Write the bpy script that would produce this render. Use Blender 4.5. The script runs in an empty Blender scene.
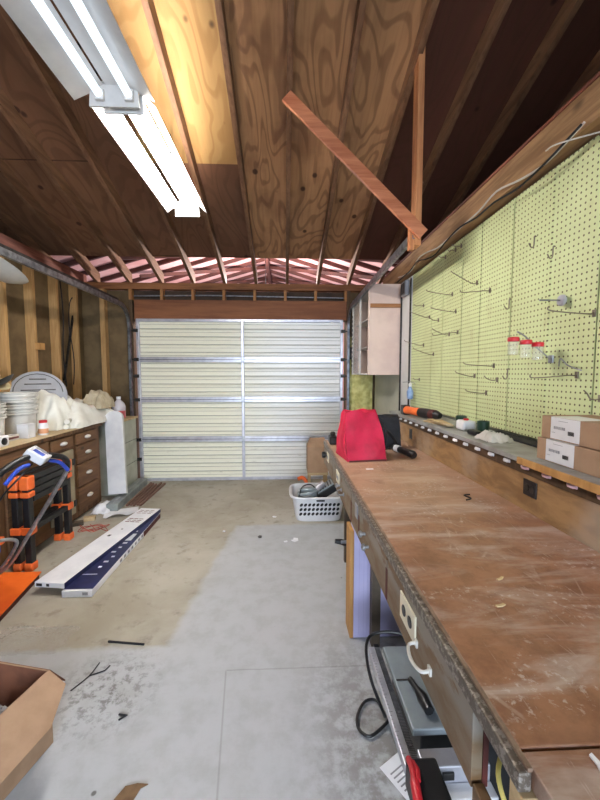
import bpy, bmesh, math, random
from mathutils import Vector, Matrix, noise
random.seed(7)
S = bpy.context.scene
C = S.collection
# ------------------------------------------------------------ camera, world, exposure
YAW, PITCH = math.radians(2.4695), math.radians(4.1737)
fw = Vector((math.sin(YAW)*math.cos(PITCH), math.cos(YAW)*math.cos(PITCH), -math.sin(PITCH)))
rt = Vector((math.cos(YAW), -math.sin(YAW), 0)); up = rt.cross(fw)
cd = bpy.data.cameras.new('camera'); cam = bpy.data.objects.new('camera', cd); C.objects.link(cam)
mw = Matrix((rt, up, -fw)).transposed().to_4x4(); mw.translation = (0, 0, 1.44)
cam.matrix_world = mw
cd.sensor_fit = 'HORIZONTAL'; cd.sensor_width = 36; cd.lens = 370/600*36; cd.clip_start = .02
S.camera = cam
S.view_settings.view_transform = 'Standard'; S.view_settings.look = 'None'
S.view_settings.exposure = 1.33; S.view_settings.gamma = 1; S.view_settings.use_curve_mapping = False
w = bpy.data.worlds.new('world'); S.world = w; w.use_nodes = True
w.node_tree.nodes['Background'].inputs[0].default_value = (.75, .85, 1, 1)
w.node_tree.nodes['Background'].inputs[1].default_value = .3
TUBE = 62.0          # strength of the lit fluorescent tubes
def area(name, loc, rot, sx, sy, power, col):
    l = bpy.data.lights.new(name, 'AREA'); l.shape = 'RECTANGLE'; l.size = sx; l.size_y = sy; l.energy = power; l.color = col
    o = bpy.data.objects.new(name, l); C.objects.link(o); o.location = loc; o.rotation_euler = rot; return o
# daylight coming through the opening in the back wall, behind the photographer
area('daylight', (.1, -3.6, 1.45), (math.radians(62), 0, 0), 2.3, 1.6, 85, (.74, .85, 1)).data.spread = math.radians(130)

# ------------------------------------------------------------ node materials
def lin(c):
    return tuple(((v/255)/12.92 if v/255 <= .04045 else ((v/255+.055)/1.055)**2.4) for v in c) + (1,)
class NT:
    def __init__(s, name):
        s.m = bpy.data.materials.new(name); s.m.use_nodes = True
        s.t = s.m.node_tree; s.b = s.t.nodes['Principled BSDF']
    def n(s, typ, **kw):
        nd = s.t.nodes.new(typ)
        for k, v in kw.items(): setattr(nd, k, v)
        return nd
    def l(s, a, b): s.t.links.new(a, b)
    def inp(s, sock, v):
        if hasattr(v, 'is_output') or isinstance(v, bpy.types.NodeSocket): s.l(v, sock)
        else: sock.default_value = v
    def math(s, op, a, b=0.0, c=None, clamp=False):
        nd = s.n('ShaderNodeMath', operation=op); nd.use_clamp = clamp
        s.inp(nd.inputs[0], a); s.inp(nd.inputs[1], b)
        if c is not None: s.inp(nd.inputs[2], c)
        return nd.outputs[0]
    def coord(s, kind='Object', scale=(1, 1, 1)):
        if kind == 'Position': o = s.n('ShaderNodeNewGeometry').outputs['Position']
        else: o = s.n('ShaderNodeTexCoord').outputs[kind]
        mp = s.n('ShaderNodeMapping'); mp.inputs['Scale'].default_value = scale
        s.l(o, mp.inputs['Vector']); return mp.outputs[0]
    def noise(s, v, sc=1, det=4, rough=.55, dist=0):
        nd = s.n('ShaderNodeTexNoise'); s.l(v, nd.inputs['Vector'])
        nd.inputs['Scale'].default_value = sc; nd.inputs['Detail'].default_value = det
        nd.inputs['Roughness'].default_value = rough; nd.inputs['Distortion'].default_value = dist
        return nd.outputs['Fac']
    def step(s, v, a, b):
        nd = s.n('ShaderNodeMapRange', interpolation_type='SMOOTHSTEP'); s.inp(nd.inputs[0], v)
        nd.inputs[1].default_value = a; nd.inputs[2].default_value = b
        return nd.outputs[0]
    def mix(s, f, a, b, mode='MIX'):
        nd = s.n('ShaderNodeMix', data_type='RGBA', blend_type=mode)
        s.inp(nd.inputs[0], f); s.inp(nd.inputs[6], a); s.inp(nd.inputs[7], b); return nd.outputs[2]
    def bump(s, h, st=.3, d=.01):
        nd = s.n('ShaderNodeBump'); nd.inputs['Strength'].default_value = st; nd.inputs['Distance'].default_value = d
        s.l(h, nd.inputs['Height']); s.l(nd.outputs[0], s.b.inputs['Normal'])
    def fin(s, col, rough=.6, metal=0, spec=.5):
        s.inp(s.b.inputs['Base Color'], col); s.inp(s.b.inputs['Roughness'], rough)
        s.b.inputs['Metallic'].default_value = metal; s.b.inputs['Specular IOR Level'].default_value = spec
        return s.m
def pm(name, c1, c2=None, sc=6, rough=.55, metal=0, bump=0, spec=.5, aniso=(1, 1, 1)):
    t = NT(name); c1 = lin(c1); c2 = lin(c2) if c2 else tuple(x*.8 for x in c1[:3])+(1,)
    f = t.noise(t.coord('Object', aniso), sc, 5)
    f2 = t.step(f, .35, .68)
    if bump: t.bump(f, bump)
    return t.fin(t.mix(f2, c1, c2), rough, metal, spec)
def wood(name, c1, c2, axis='Y', sc=1.0, rough=.65, spec=.3, knots=True):
    t = NT(name)
    s = {'X': (1.2, 14, 14), 'Y': (14, 1.2, 14), 'Z': (14, 14, 1.2)}[axis]
    k = {'X': (.5, 1, 1), 'Y': (1, .5, 1), 'Z': (1, 1, .5)}[axis]
    v = t.coord('Object', tuple(x*sc for x in s))
    a = t.noise(v, 1, 5, .6, .6); b = t.noise(v, 5, 3)
    f = t.math('ADD', t.math('MULTIPLY', a, .75), t.math('MULTIPLY', b, .25))
    col = t.mix(t.step(f, .36, .64), lin(c1), lin(c2))
    if knots:
        vo = t.n('ShaderNodeTexVoronoi'); t.l(t.coord('Object', k), vo.inputs['Vector']); vo.inputs['Scale'].default_value = 4*sc
        col = t.mix(t.math('MULTIPLY', t.step(vo.outputs['Distance'], .1, .03), .75), col, lin(tuple(x*.4 for x in c2)))
    t.bump(a, .12)
    return t.fin(col, rough, 0, spec)
def emis(name, c, st):
    t = NT(name); t.b.inputs['Emission Color'].default_value = lin(c); t.b.inputs['Emission Strength'].default_value = st
    return t.fin(lin(c), .4)
def clear(name, c, rough=.08, alpha=.3):
    t = NT(name); t.b.inputs['Alpha'].default_value = alpha
    v = t.coord('Object'); t.bump(t.noise(v, 25, 3), .4)
    return t.fin(lin(c), rough, 0, .8)

def floor_mat():
    t = NT('concrete'); p = t.coord('Position')
    sep = t.n('ShaderNodeSeparateXYZ'); t.l(p, sep.inputs[0]); X, Y = sep.outputs[0], sep.outputs[1]
    wob = t.math('MULTIPLY', t.math('SUBTRACT', t.noise(p, 7, 4), .5), .10)
    Xw = t.math('ADD', X, wob); Yw = t.math('ADD', Y, wob)
    m1 = t.step(Yw, 1.90, 1.86)
    e = t.math('SUBTRACT', Xw, t.math('MULTIPLY', t.math('SUBTRACT', Y, 1.87), .11))
    m2 = t.math('MULTIPLY', t.step(e, -.66, -.60), t.step(Yw, 3.46, 3.40))
    light = t.math('MAXIMUM', m1, m2)
    n1 = t.noise(p, 1.6, 6, .6, .4); n2 = t.noise(p, 9, 6, .65); n3 = t.noise(p, 45, 3)
    old = t.mix(t.step(n1, .34, .66), lin((178, 173, 160)), lin((156, 149, 133)))
    old = t.mix(t.step(n2, .52, .75), old, lin((136, 129, 114)))
    new = t.mix(t.step(n2, .40, .70), lin((178, 181, 184)), lin((168, 170, 171)))
    new = t.mix(t.math('MULTIPLY', t.step(n1, .52, .72), .35), new, lin((152, 149, 143)))
    # scuffed grey concrete close to the bench
    sc = t.math('MULTIPLY', t.step(Xw, -.05, .35), t.step(Yw, 2.3, 1.3))
    new = t.mix(t.math('MULTIPLY', sc, t.step(t.noise(p, 14, 6, .7), .38, .6)), new, lin((134, 132, 129)))
    col = t.mix(light, old, new)
    # worn patch in front of the carton box
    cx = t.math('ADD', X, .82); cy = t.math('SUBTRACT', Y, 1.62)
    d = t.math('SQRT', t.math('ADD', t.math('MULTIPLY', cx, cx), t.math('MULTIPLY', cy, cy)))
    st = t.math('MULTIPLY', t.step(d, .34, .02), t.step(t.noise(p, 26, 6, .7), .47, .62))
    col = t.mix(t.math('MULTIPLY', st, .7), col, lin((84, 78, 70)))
    vo = t.n('ShaderNodeTexVoronoi'); t.l(p, vo.inputs['Vector']); vo.inputs['Scale'].default_value = 6.5
    sp = t.math('MULTIPLY', t.step(vo.outputs['Distance'], .075, .04), t.step(t.noise(p, 2.3, 2), .5, .58))
    col = t.mix(t.math('MULTIPLY', sp, .8), col, lin((70, 64, 58)))
    # slab joints
    j1 = t.math('MULTIPLY', t.step(t.math('ABSOLUTE', t.math('ADD', X, t.math('ADD', .285, t.math('MULTIPLY', t.math('SUBTRACT', 1.7, Y), -.1)))), .006, .001), t.step(Y, 1.72, 1.70))
    j2 = t.math('MULTIPLY', t.step(t.math('ABSOLUTE', t.math('SUBTRACT', Y, t.math('ADD', 1.71, t.math('MULTIPLY', wob, .1)))), .006, .001), t.step(X, -.29, -.28))
    col = t.mix(t.math('MULTIPLY', t.math('MAXIMUM', j1, j2), .35), col, lin((110, 106, 100)))
    t.bump(n3, .15, .004)
    return t.fin(col, t.mix(light, (.62,)*3+(1,), (.5,)*3+(1,)), 0, .4)
def ply_mat():
    t = NT('roof_plywood'); p = t.coord('Position')
    br = t.n('ShaderNodeTexBrick'); sp_ = t.n('ShaderNodeSeparateXYZ'); t.l(p, sp_.inputs[0]); cb_ = t.n('ShaderNodeCombineXYZ')
    t.l(t.math('ADD', sp_.outputs[1], 2.44*3-3.37), cb_.inputs[0]); t.l(t.math('ADD', sp_.outputs[0], .36+1.218*5), cb_.inputs[1]); t.l(cb_.outputs[0], br.inputs['Vector'])
    br.offset = .5; br.offset_frequency = 2; br.inputs['Scale'].default_value = 1
    br.inputs['Brick Width'].default_value = 2.44; br.inputs['Row Height'].default_value = 1.218
    br.inputs['Mortar Size'].default_value = .006; br.inputs['Mortar Smooth'].default_value = .1
    br.inputs['Color1'].default_value = lin((128, 92, 66)); br.inputs['Color2'].default_value = lin((104, 72, 54))
    br.inputs['Mortar'].default_value = lin((60, 38, 26))
    sepv = t.coord('Position', (2.6, .8, .8)); a = t.noise(sepv, 1.15, 2, .4, .5)
    rings = t.math('SINE', t.math('MULTIPLY', a, 70))
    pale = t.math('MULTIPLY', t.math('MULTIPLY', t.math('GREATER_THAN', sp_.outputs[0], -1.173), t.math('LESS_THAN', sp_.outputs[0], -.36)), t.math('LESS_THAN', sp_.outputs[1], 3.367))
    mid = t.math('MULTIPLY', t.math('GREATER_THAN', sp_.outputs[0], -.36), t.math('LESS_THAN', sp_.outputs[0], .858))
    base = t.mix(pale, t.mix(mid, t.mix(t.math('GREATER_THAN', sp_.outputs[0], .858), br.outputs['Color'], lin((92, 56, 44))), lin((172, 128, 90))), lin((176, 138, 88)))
    col = t.mix(t.math('MULTIPLY', t.step(rings, .1, .95), .45), base, t.mix(pale, lin((82, 54, 38)), lin((140, 98, 56))))
    fine = t.noise(t.coord('Position', (30, 2, 2)), 1, 4)
    col = t.mix(t.math('MULTIPLY', t.step(fine, .4, .7), t.math('SUBTRACT', .28, t.math('MULTIPLY', pale, .18))), col, lin((96, 64, 44)))
    blot = t.noise(p, 2.2, 4); col = t.mix(t.math('MULTIPLY', t.step(blot, .48, .7), t.math('SUBTRACT', .35, t.math('MULTIPLY', pale, .3))), col, lin((88, 54, 40)))
    vo = t.n('ShaderNodeTexVoronoi'); t.l(t.coord('Position', (1, .8, .8)), vo.inputs['Vector']); vo.inputs['Scale'].default_value = 4.2
    col = t.mix(t.math('MULTIPLY', t.step(vo.outputs['Distance'], .13, .07), .85), col, lin((48, 26, 18)))
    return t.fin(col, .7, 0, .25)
def peg_mat():
    t = NT('painted_pegboard'); p = t.coord('Position', (1/.0254, 1/.0254, 1/.0254))
    sep = t.n('ShaderNodeSeparateXYZ'); t.l(p, sep.inputs[0])
    def cc(o):
        return t.math('SUBTRACT', t.math('FRACT', o), .5)
    a, b = cc(sep.outputs[1]), cc(sep.outputs[2])
    d = t.math('SQRT', t.math('ADD', t.math('MULTIPLY', a, a), t.math('MULTIPLY', b, b)))
    n = t.noise(t.coord('Position'), 2.5, 4)
    col = t.mix(t.step(n, .35, .65), lin((212, 222, 168)), lin((202, 210, 156)))
    st = t.noise(t.coord('Position', (1, 1, .5)), 9, 5)
    col = t.mix(t.math('MULTIPLY', t.step(st, .6, .75), .35), col, lin((168, 158, 112)))
    col = t.mix(t.step(d, .19, .15), col, lin((84, 74, 48)))
    return t.fin(col, .5, 0, .4)
def bench_mat():
    t = NT('worn_hardboard'); p = t.coord('Position')
    n1 = t.noise(t.coord('Position', (1, 1.6, 1)), 3.2, 6, .62, .5); n2 = t.noise(p, 13, 6, .7); n3 = t.noise(p, 60, 4, .7)
    col = t.mix(t.step(n2, .35, .68), lin((158, 112, 84)), lin((128, 86, 62)))
    sm = t.noise(t.coord('Position', (1.1, 4.5, 1)), 2.4, 6, .65, .8)
    col = t.mix(t.math('MULTIPLY', t.step(sm, .44, .66), .7), col, lin((190, 174, 162)))
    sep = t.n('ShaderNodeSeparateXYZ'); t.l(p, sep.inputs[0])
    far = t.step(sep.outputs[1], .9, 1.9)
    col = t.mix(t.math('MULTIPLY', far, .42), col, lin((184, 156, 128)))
    col = t.mix(t.math('MULTIPLY', t.step(n1, .56, .70), .45), col, lin((120, 82, 66)))
    sp = t.math('MULTIPLY', t.step(n3, .54, .64), t.step(t.noise(p, 4.5, 5, .7), .50, .60))
    col = t.mix(t.math('MULTIPLY', sp, .55), col, lin((205, 196, 190)))
    # scratches
    for sc, th, ang in ((2.3, .012, .6), (3.1, .010, -.5), (1.7, .008, 1.3)):
        mp = t.n('ShaderNodeMapping'); mp.inputs['Rotation'].default_value = (0, 0, ang); mp.inputs['Scale'].default_value = (3.2, .55, 1)
        t.l(t.n('ShaderNodeNewGeometry').outputs['Position'], mp.inputs['Vector'])
        vo = t.n('ShaderNodeTexVoronoi', feature='DISTANCE_TO_EDGE'); t.l(mp.outputs[0], vo.inputs['Vector']); vo.inputs['Scale'].default_value = sc
        col = t.mix(t.math('MULTIPLY', t.math('MULTIPLY', t.step(vo.outputs['Distance'], th, th*.3), t.step(n2, .5, .62)), .28), col, lin((214, 196, 184)))
    t.bump(n2, .15, .003)
    return t.fin(col, t.mix(t.step(sm, .4, .66), (.40,)*3+(1,), (.62,)*3+(1,)), 0, .45)
def riser_mat():
    t = NT('dusty_plywood'); v = t.coord('Position', (3, 3, 9))
    a = t.noise(v, 2.0, 6, .6, .5); b = t.noise(t.coord('Position'), 2.2, 5)
    col = t.mix(t.step(a, .35, .66), lin((158, 124, 84)), lin((126, 96, 64)))
    col = t.mix(t.math('MULTIPLY', t.step(b, .46, .68), .6), col, lin((172, 158, 144)))
    return t.fin(col, .6, 0, .3)
def apron_mat():
    t = NT('painted_apron'); a = t.noise(t.coord('Position', (2, 2, 6)), 3, 6, .65)
    sep = t.n('ShaderNodeSeparateXYZ'); t.l(t.coord('Position'), sep.inputs[0])
    col = t.mix(t.step(a, .4, .66), lin((124, 108, 88)), lin((112, 84, 54)))
    col = t.mix(t.math('MULTIPLY', t.step(a, .58, .5), t.math('MULTIPLY', t.step(sep.outputs[2], .80, .83), .6)), col, lin((142, 138, 132)))
    return t.fin(col, .55, 0, .4)
def rib_mat():
    t = NT('ribbed_door_skin'); a = t.noise(t.coord('Position', (1.2, 1, 12)), 3, 5, .7); s2 = t.noise(t.coord('Position'), .6, 2)
    sep = t.n('ShaderNodeSeparateXYZ'); t.l(t.coord('Position'), sep.inputs[0])
    warm = t.mix(t.step(sep.outputs[0], -.9, .3), lin((244, 241, 220)), lin((243, 242, 238)))
    dirt = t.math('MULTIPLY', t.step(a, .60, .72), t.step(sep.outputs[2], 1.0, .2))
    col = t.mix(t.math('MULTIPLY', dirt, .75), warm, lin((112, 96, 66)))
    return t.fin(col, .32, 0, .5)
def speck_mat(name, c1, c2, sc):
    t = NT(name); n = t.noise(t.coord('Position'), sc, 4, .7); col = t.mix(t.step(n, .5, .58), lin(c1), lin(c2)); t.bump(n, .5, .004)
    return t.fin(col, .45, .3)

m_floor = floor_mat(); m_ply = ply_mat(); m_peg = peg_mat(); m_top = bench_mat(); m_riser = riser_mat(); m_apron = apron_mat(); m_rib = rib_mat()
m_rafter = wood('rafter_wood', (132, 96, 70), (100, 70, 50), 'Y')
m_brace = wood('brace_wood', (206, 134, 96), (172, 100, 68), 'X', knots=False)
m_brace_v = wood('brace_wood_upright', (212, 150, 100), (178, 112, 72), 'Z', knots=False)
m_stud = wood('stud_pine', (192, 154, 104), (162, 124, 78), 'Z')
m_plate = wood('plate_wood', (150, 100, 62), (112, 70, 42), 'X')
m_crip = wood('cripple_pine', (182, 132, 80), (150, 100, 60), 'Z')
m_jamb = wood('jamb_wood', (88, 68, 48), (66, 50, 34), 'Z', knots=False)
m_header = wood('header_wood', (142, 92, 60), (112, 68, 44), 'X', .6)
m_beam = wood('beam_wood', (176, 138, 98), (132, 98, 66), 'Y')
m_beamdark = wood('beam_edge', (140, 84, 66), (100, 56, 44), 'Y')
m_fibre = pm('fibreboard', (112, 92, 62), (92, 74, 48), 5, .8)
m_dark = pm('dark_sheathing', (74, 56, 42), (54, 40, 30), 5, .8)
m_pink = pm('pale_pink_sheathing', (232, 186, 186), (206, 150, 150), 3, .7)
m_darkrafter = pm('dark_rafter', (86, 46, 40), (60, 32, 28), 5, .7)
m_wallwhite = pm('grey_white_wallboard', (196, 198, 184), (180, 182, 168), 2, .6)
m_steel = pm('galvanized_steel', (170, 172, 176), (140, 142, 148), 30, .38, .85)
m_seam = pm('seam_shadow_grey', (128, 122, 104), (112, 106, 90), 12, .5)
m_alu = pm('aluminium_frame', (206, 206, 214), (184, 184, 194), 12, .32, .55)
m_track = pm('track_steel', (140, 145, 150), (96, 100, 106), 20, .4, .8)
m_darksteel = pm('dark_steel', (70, 68, 66), (44, 42, 40), 20, .45, .7)
m_enamel = pm('white_enamel', (226, 226, 226), (214, 214, 214), 3, .35)
m_enamel_old = pm('dusty_enamel', (214, 210, 206), (190, 186, 184), 4, .4)
m_tube = emis('lit_fluorescent_tube', (255, 250, 244), TUBE)
m_tube_dim = emis('dim_fluorescent_tube', (225, 238, 250), .55)
m_cabinet = pm('pale_pink_cabinet', (216, 192, 178), (204, 178, 166), 5, .5)
m_cabwhite = pm('cabinet_white', (216, 212, 204), (200, 196, 190), 5, .45)
m_strip = wood('strip_wood', (170, 120, 78), (140, 92, 56), 'X', knots=False)
m_black = pm('black_plastic', (26, 26, 28), (16, 16, 18), 20, .4)
m_blackfab = pm('black_fabric', (24, 24, 30), (14, 14, 18), 40, .8)
m_grey = pm('grey_plastic', (150, 152, 158), (136, 138, 144), 6, .5)
m_lgrey = pm('light_grey_metal', (150, 160, 164), (134, 142, 148), 6, .4, .2)
m_white = pm('white_plastic', (228, 228, 230), (214, 214, 218), 6, .4)
m_offwhite = pm('offwhite_plastic', (214, 212, 206), (196, 194, 188), 6, .45)
m_ivory = pm('ivory_plate', (232, 224, 200), (216, 208, 184), 6, .4)
m_canvas = pm('canvas_cloth', (238, 238, 230), (222, 221, 210), 7, .85, bump=.3)
m_paper = pm('white_paper', (240, 241, 244), (228, 229, 234), 6, .7)
m_card = pm('cardboard', (166, 134, 106), (154, 122, 94), 12, .75)
m_card_in = pm('cardboard_inside', (118, 74, 52), (98, 60, 42), 12, .8)
m_navy = pm('navy_print', (38, 44, 88), (28, 32, 66), 8, .4)
m_blue = pm('blue_plastic', (44, 74, 178), (32, 56, 150), 8, .4)
m_orange = pm('orange_plastic', (238, 112, 48), (220, 96, 38), 8, .45)
m_red = pm('red_plastic', (206, 40, 50), (184, 28, 40), 8, .4)
m_bag = pm('red_bag_fabric', (206, 18, 66), (176, 10, 52), 9, .6, bump=.35)
m_orangeboard = pm('orange_panel', (250, 116, 34), (240, 100, 26), 5, .55)
m_maroon = pm('dark_red_edge', (92, 34, 28), (70, 24, 20), 8, .7)
m_cabwood = wood('drawer_wood', (112, 80, 52), (82, 56, 36), 'Z')
m_cabface = wood('drawer_face', (120, 86, 56), (92, 64, 42), 'Y')
m_door_panel = pm('weathered_cupboard_door', (156, 146, 120), (134, 122, 98), 4, .6)
m_benchply = wood('bench_plywood', (214, 196, 160), (190, 168, 130), 'Y', knots=False)
m_green = pm('pale_green_paint', (184, 186, 172), (164, 166, 150), 5, .5)
m_lightwood = wood('pale_wood', (206, 182, 142), (184, 156, 116), 'X', knots=False)
m_foam = pm('lilac_foam', (184, 180, 216), (174, 170, 208), 5, .7)
m_chip = wood('board_edge', (196, 150, 92), (170, 124, 72), 'Z', knots=False)
m_fluff = pm('yellow_fibreglass', (226, 220, 150), (186, 178, 104), 14, .95, bump=1)
m_darkgreen = pm('dark_green_plastic', (30, 66, 50), (20, 48, 38), 10, .45)
m_trim = speck_mat('chipped_metal_edge', (96, 86, 76), (146, 138, 130), 75)
m_leg = pm('brown_leg', (92, 80, 66), (70, 60, 48), 6, .6)
m_redboard = wood('reddish_boards', (140, 106, 92), (104, 74, 64), 'Y', knots=False)
m_greybeam = pm('grey_galvanized_duct', (158, 164, 160), (132, 138, 136), 8, .45, .3)
m_shelfgrey = pm('grey_shelf', (156, 158, 158), (126, 124, 118), 8, .5)
m_clear = clear('clear_plastic', (236, 236, 234), .06, .34)
m_glass = clear('clear_glass', (225, 222, 205), .05, .25)
m_redliquid = pm('red_liquid', (214, 96, 104), (196, 76, 88), 5, .3)
m_jug = clear('jug_plastic', (220, 214, 220), .2, .75)
m_leaf = pm('dry_leaf', (120, 92, 62), (92, 66, 42), 20, .8)
m_string = pm('red_string', (176, 84, 70), (150, 64, 54), 20, .8)
m_cable_w = pm('white_cable', (206, 200, 192), (180, 172, 164), 8, .5)
m_yellow = pm('yellow_wire', (226, 214, 130), (206, 190, 100), 8, .5)
m_ink = pm('grey_ink', (150, 150, 156), (126, 126, 132), 8, .6)
m_redink = pm('brown_ink', (130, 84, 84), (110, 66, 66), 8, .6)
m_peach = pm('peach_label', (214, 160, 120), (200, 140, 100), 8, .5)

# ------------------------------------------------------------ mesh helpers
def BM(): return bmesh.new()
def box(bm, x0, x1, y0, y1, z0, z1, bev=0, M=None):
    r = bmesh.ops.create_cube(bm, size=1)
    mt = Matrix.Translation(((x0+x1)/2, (y0+y1)/2, (z0+z1)/2)) @ Matrix.Diagonal((abs(x1-x0), abs(y1-y0), abs(z1-z0), 1))
    if M: mt = M @ mt
    bmesh.ops.transform(bm, matrix=mt, verts=r['verts'])
    if bev:
        es = set(e for v in r['verts'] for e in v.link_edges)
        bmesh.ops.bevel(bm, geom=list(es), offset=bev, segments=2, affect='EDGES', profile=.5)
    return bm
def bar(bm, a, b, wdt, dep, upv=(0, 0, 1), bev=0):
    a, b = Vector(a), Vector(b); y = (b-a); L = y.length; y.normalize()
    u = Vector(upv); x = y.cross(u).normalized(); z = x.cross(y)
    M = Matrix((x, y, z)).transposed().to_4x4(); M.translation = (a+b)/2
    return box(bm, -wdt/2, wdt/2, -L/2, L/2, -dep/2, dep/2, bev, M)
def tube(bm, pts, r, n=8, closed=False, caps=True):
    pts = [Vector(p) for p in pts]; rings = []; N = len(pts); prev = None
    for i, p in enumerate(pts):
        if closed: d = pts[(i+1) % N]-pts[i-1]
        else: d = (pts[min(i+1, N-1)]-pts[max(i-1, 0)])
        d.normalize()
        if prev is None: ref = Vector((0, 0, 1)) if abs(d.z) < .9 else Vector((1, 0, 0)); u = d.cross(ref).normalized()
        else:
            u = (prev-d*prev.dot(d)); u.normalize()
        prev = u; v = d.cross(u); rr = r[i] if isinstance(r, (list, tuple)) else r
        rings.append([bm.verts.new(p+(u*math.cos(2*math.pi*k/n)+v*math.sin(2*math.pi*k/n))*rr) for k in range(n)])
    for i in range(N if closed else N-1):
        A, B = rings[i], rings[(i+1) % N]
        for k in range(n): bm.faces.new((A[k], A[(k+1) % n], B[(k+1) % n], B[k]))
    if caps and not closed: bm.faces.new(rings[0][::-1]); bm.faces.new(rings[-1])
    return bm
def spline(pts, k=6):
    pts = [Vector(p) for p in pts]; out = []
    for i in range(len(pts)-1):
        p0, p1, p2, p3 = pts[max(i-1, 0)], pts[i], pts[i+1], pts[min(i+2, len(pts)-1)]
        for j in range(k):
            t = j/k
            out.append(.5*((2*p1)+(p2-p0)*t+(2*p0-5*p1+4*p2-p3)*t*t+(3*p1-p0-3*p2+p3)*t**3))
    out.append(pts[-1]); return out
def lathe(bm, prof, c=(0, 0, 0), n=24, M=None):
    rings = []
    for r, z in prof:
        vs = []
        for k in range(n):
            v = Vector((max(r, .0005)*math.cos(2*math.pi*k/n), max(r, .0005)*math.sin(2*math.pi*k/n), z))
            if M: v = M @ v
            vs.append(bm.verts.new(v+Vector(c)))
        rings.append(vs)
    for A, B in zip(rings, rings[1:]):
        for k in range(n): bm.faces.new((A[k], A[(k+1) % n], B[(k+1) % n], B[k]))
    bm.faces.new(rings[0][::-1]); bm.faces.new(rings[-1]); return bm
def prism(bm, poly, h, M=None):
    """poly in the xy plane, extruded by h in z, then placed by M"""
    M = M or Matrix()
    a = [bm.verts.new(M @ Vector((x, y, 0))) for x, y in poly]; b = [bm.verts.new(M @ Vector((x, y, h))) for x, y in poly]
    bm.faces.new(a[::-1]); bm.faces.new(b); n = len(poly)
    for i in range(n): bm.faces.new((a[i], a[(i+1) % n], b[(i+1) % n], b[i]))
    return bm
def slab(bm, q, th):
    """quad q (four points) thickened by th against its normal"""
    q = [Vector(p) for p in q]; nn = (q[1]-q[0]).cross(q[3]-q[0]).normalized()*th
    a = [bm.verts.new(p) for p in q]; b = [bm.verts.new(p-nn) for p in q]
    bm.faces.new(a); bm.faces.new(b[::-1]); n = len(q)
    for i in range(n): bm.faces.new((a[(i+1) % n], a[i], b[i], b[(i+1) % n]))
    return bm
def wl(o):
    v = Vector((0, 0, 0))
    while o: v += o.location; o = o.parent
    return v
def link(name, bm, mat, smooth=False):
    bmesh.ops.recalc_face_normals(bm, faces=bm.faces)
    me = bpy.data.meshes.new(name); bm.to_mesh(me); bm.free(); me.materials.append(mat)
    if smooth:
        for p in me.polygons: p.use_smooth = True
        try: me.set_sharp_from_angle(angle=math.radians(40))
        except Exception: pass
    o = bpy.data.objects.new(name, me); C.objects.link(o); return o
def part(name, bm, mat, parent, smooth=False, world=True, label=None):
    if world: bmesh.ops.translate(bm, vec=-wl(parent), verts=bm.verts)
    o = link(name, bm, mat, smooth); o.parent = parent
    if label: o['label'] = label
    return o
def single(name, bm, mat, label=None, cat=None, group=None, kind=None, smooth=False):
    xs = [v.co for v in bm.verts]
    c = Vector(((min(v.x for v in xs)+max(v.x for v in xs))/2, (min(v.y for v in xs)+max(v.y for v in xs))/2, min(v.z for v in xs)))
    bmesh.ops.translate(bm, vec=-c, verts=bm.verts)
    o = link(name, bm, mat, smooth); o.location = c
    return tag(o, label, cat, group, kind)
def tag(o, label=None, cat=None, group=None, kind=None):
    for k, v in (('label', label), ('category', cat), ('group', group), ('kind', kind)):
        if v: o[k] = v
    return o
def thing(name, label, cat, loc=(0, 0, 0), rotz=0, group=None, kind=None):
    o = bpy.data.objects.new(name, None); C.objects.link(o); o.location = loc; o.rotation_euler = (0, 0, rotz); o.empty_display_size = .05
    return tag(o, label, cat, group, kind)
def struct(name, bm, mat, label=None): return single(name, bm, mat, label, None, None, 'structure')
def dup(root, loc, rotz=None, label=None, group=None):
    r = root.copy(); C.objects.link(r); r.location = loc
    if rotz is not None: r.rotation_euler = (0, 0, rotz)
    if label: r['label'] = label
    if group: r['group'] = group
    for ch in list(root.children):
        c = ch.copy(); C.objects.link(c); c.parent = r
        for g in ch.children:
            d = g.copy(); C.objects.link(d); d.parent = c
    return r

# ------------------------------------------------------------ setting
YD = 4.94                     # door plane
XL, XR = -2.55, 1.21          # left stud faces, pegboard face
def roof_z(y): return 2.60+.333*(YD-y) if y > .6 else 2.60+.333*(YD-.6)-.333*(.6-y)   # underside of rafters
struct('floor', box(BM(), -4.6, 3.4, -3.8, 5.2, -.1, 0), m_floor)
# left wall: sheathing, studs, plate
struct('wall_left', box(BM(), XL-.11, XL-.09, -3.7, 5.1, 0, 2.62), m_fibre)
for k in range(-4, 17):
    y = 4.76-.400*k
    if k < 13 and k >= 0: struct('wall_left_stud', box(BM(), XL-.088, XL, y-.02, y+.02, .001, 2.60), m_stud)
struct('wall_left_top_plate', box(BM(), XL-.09, XL+.004, -3.7, 5.0, 2.602, 2.70), m_beamdark)
struct('wall_left_outer', box(BM(), -4.7, -4.6, -3.8, 9.6, -.1, 4.4), m_dark)
struct('wall_right_outer', box(BM(), 3.4, 3.5, -3.8, 9.6, -.1, 4.4), m_dark)
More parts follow.
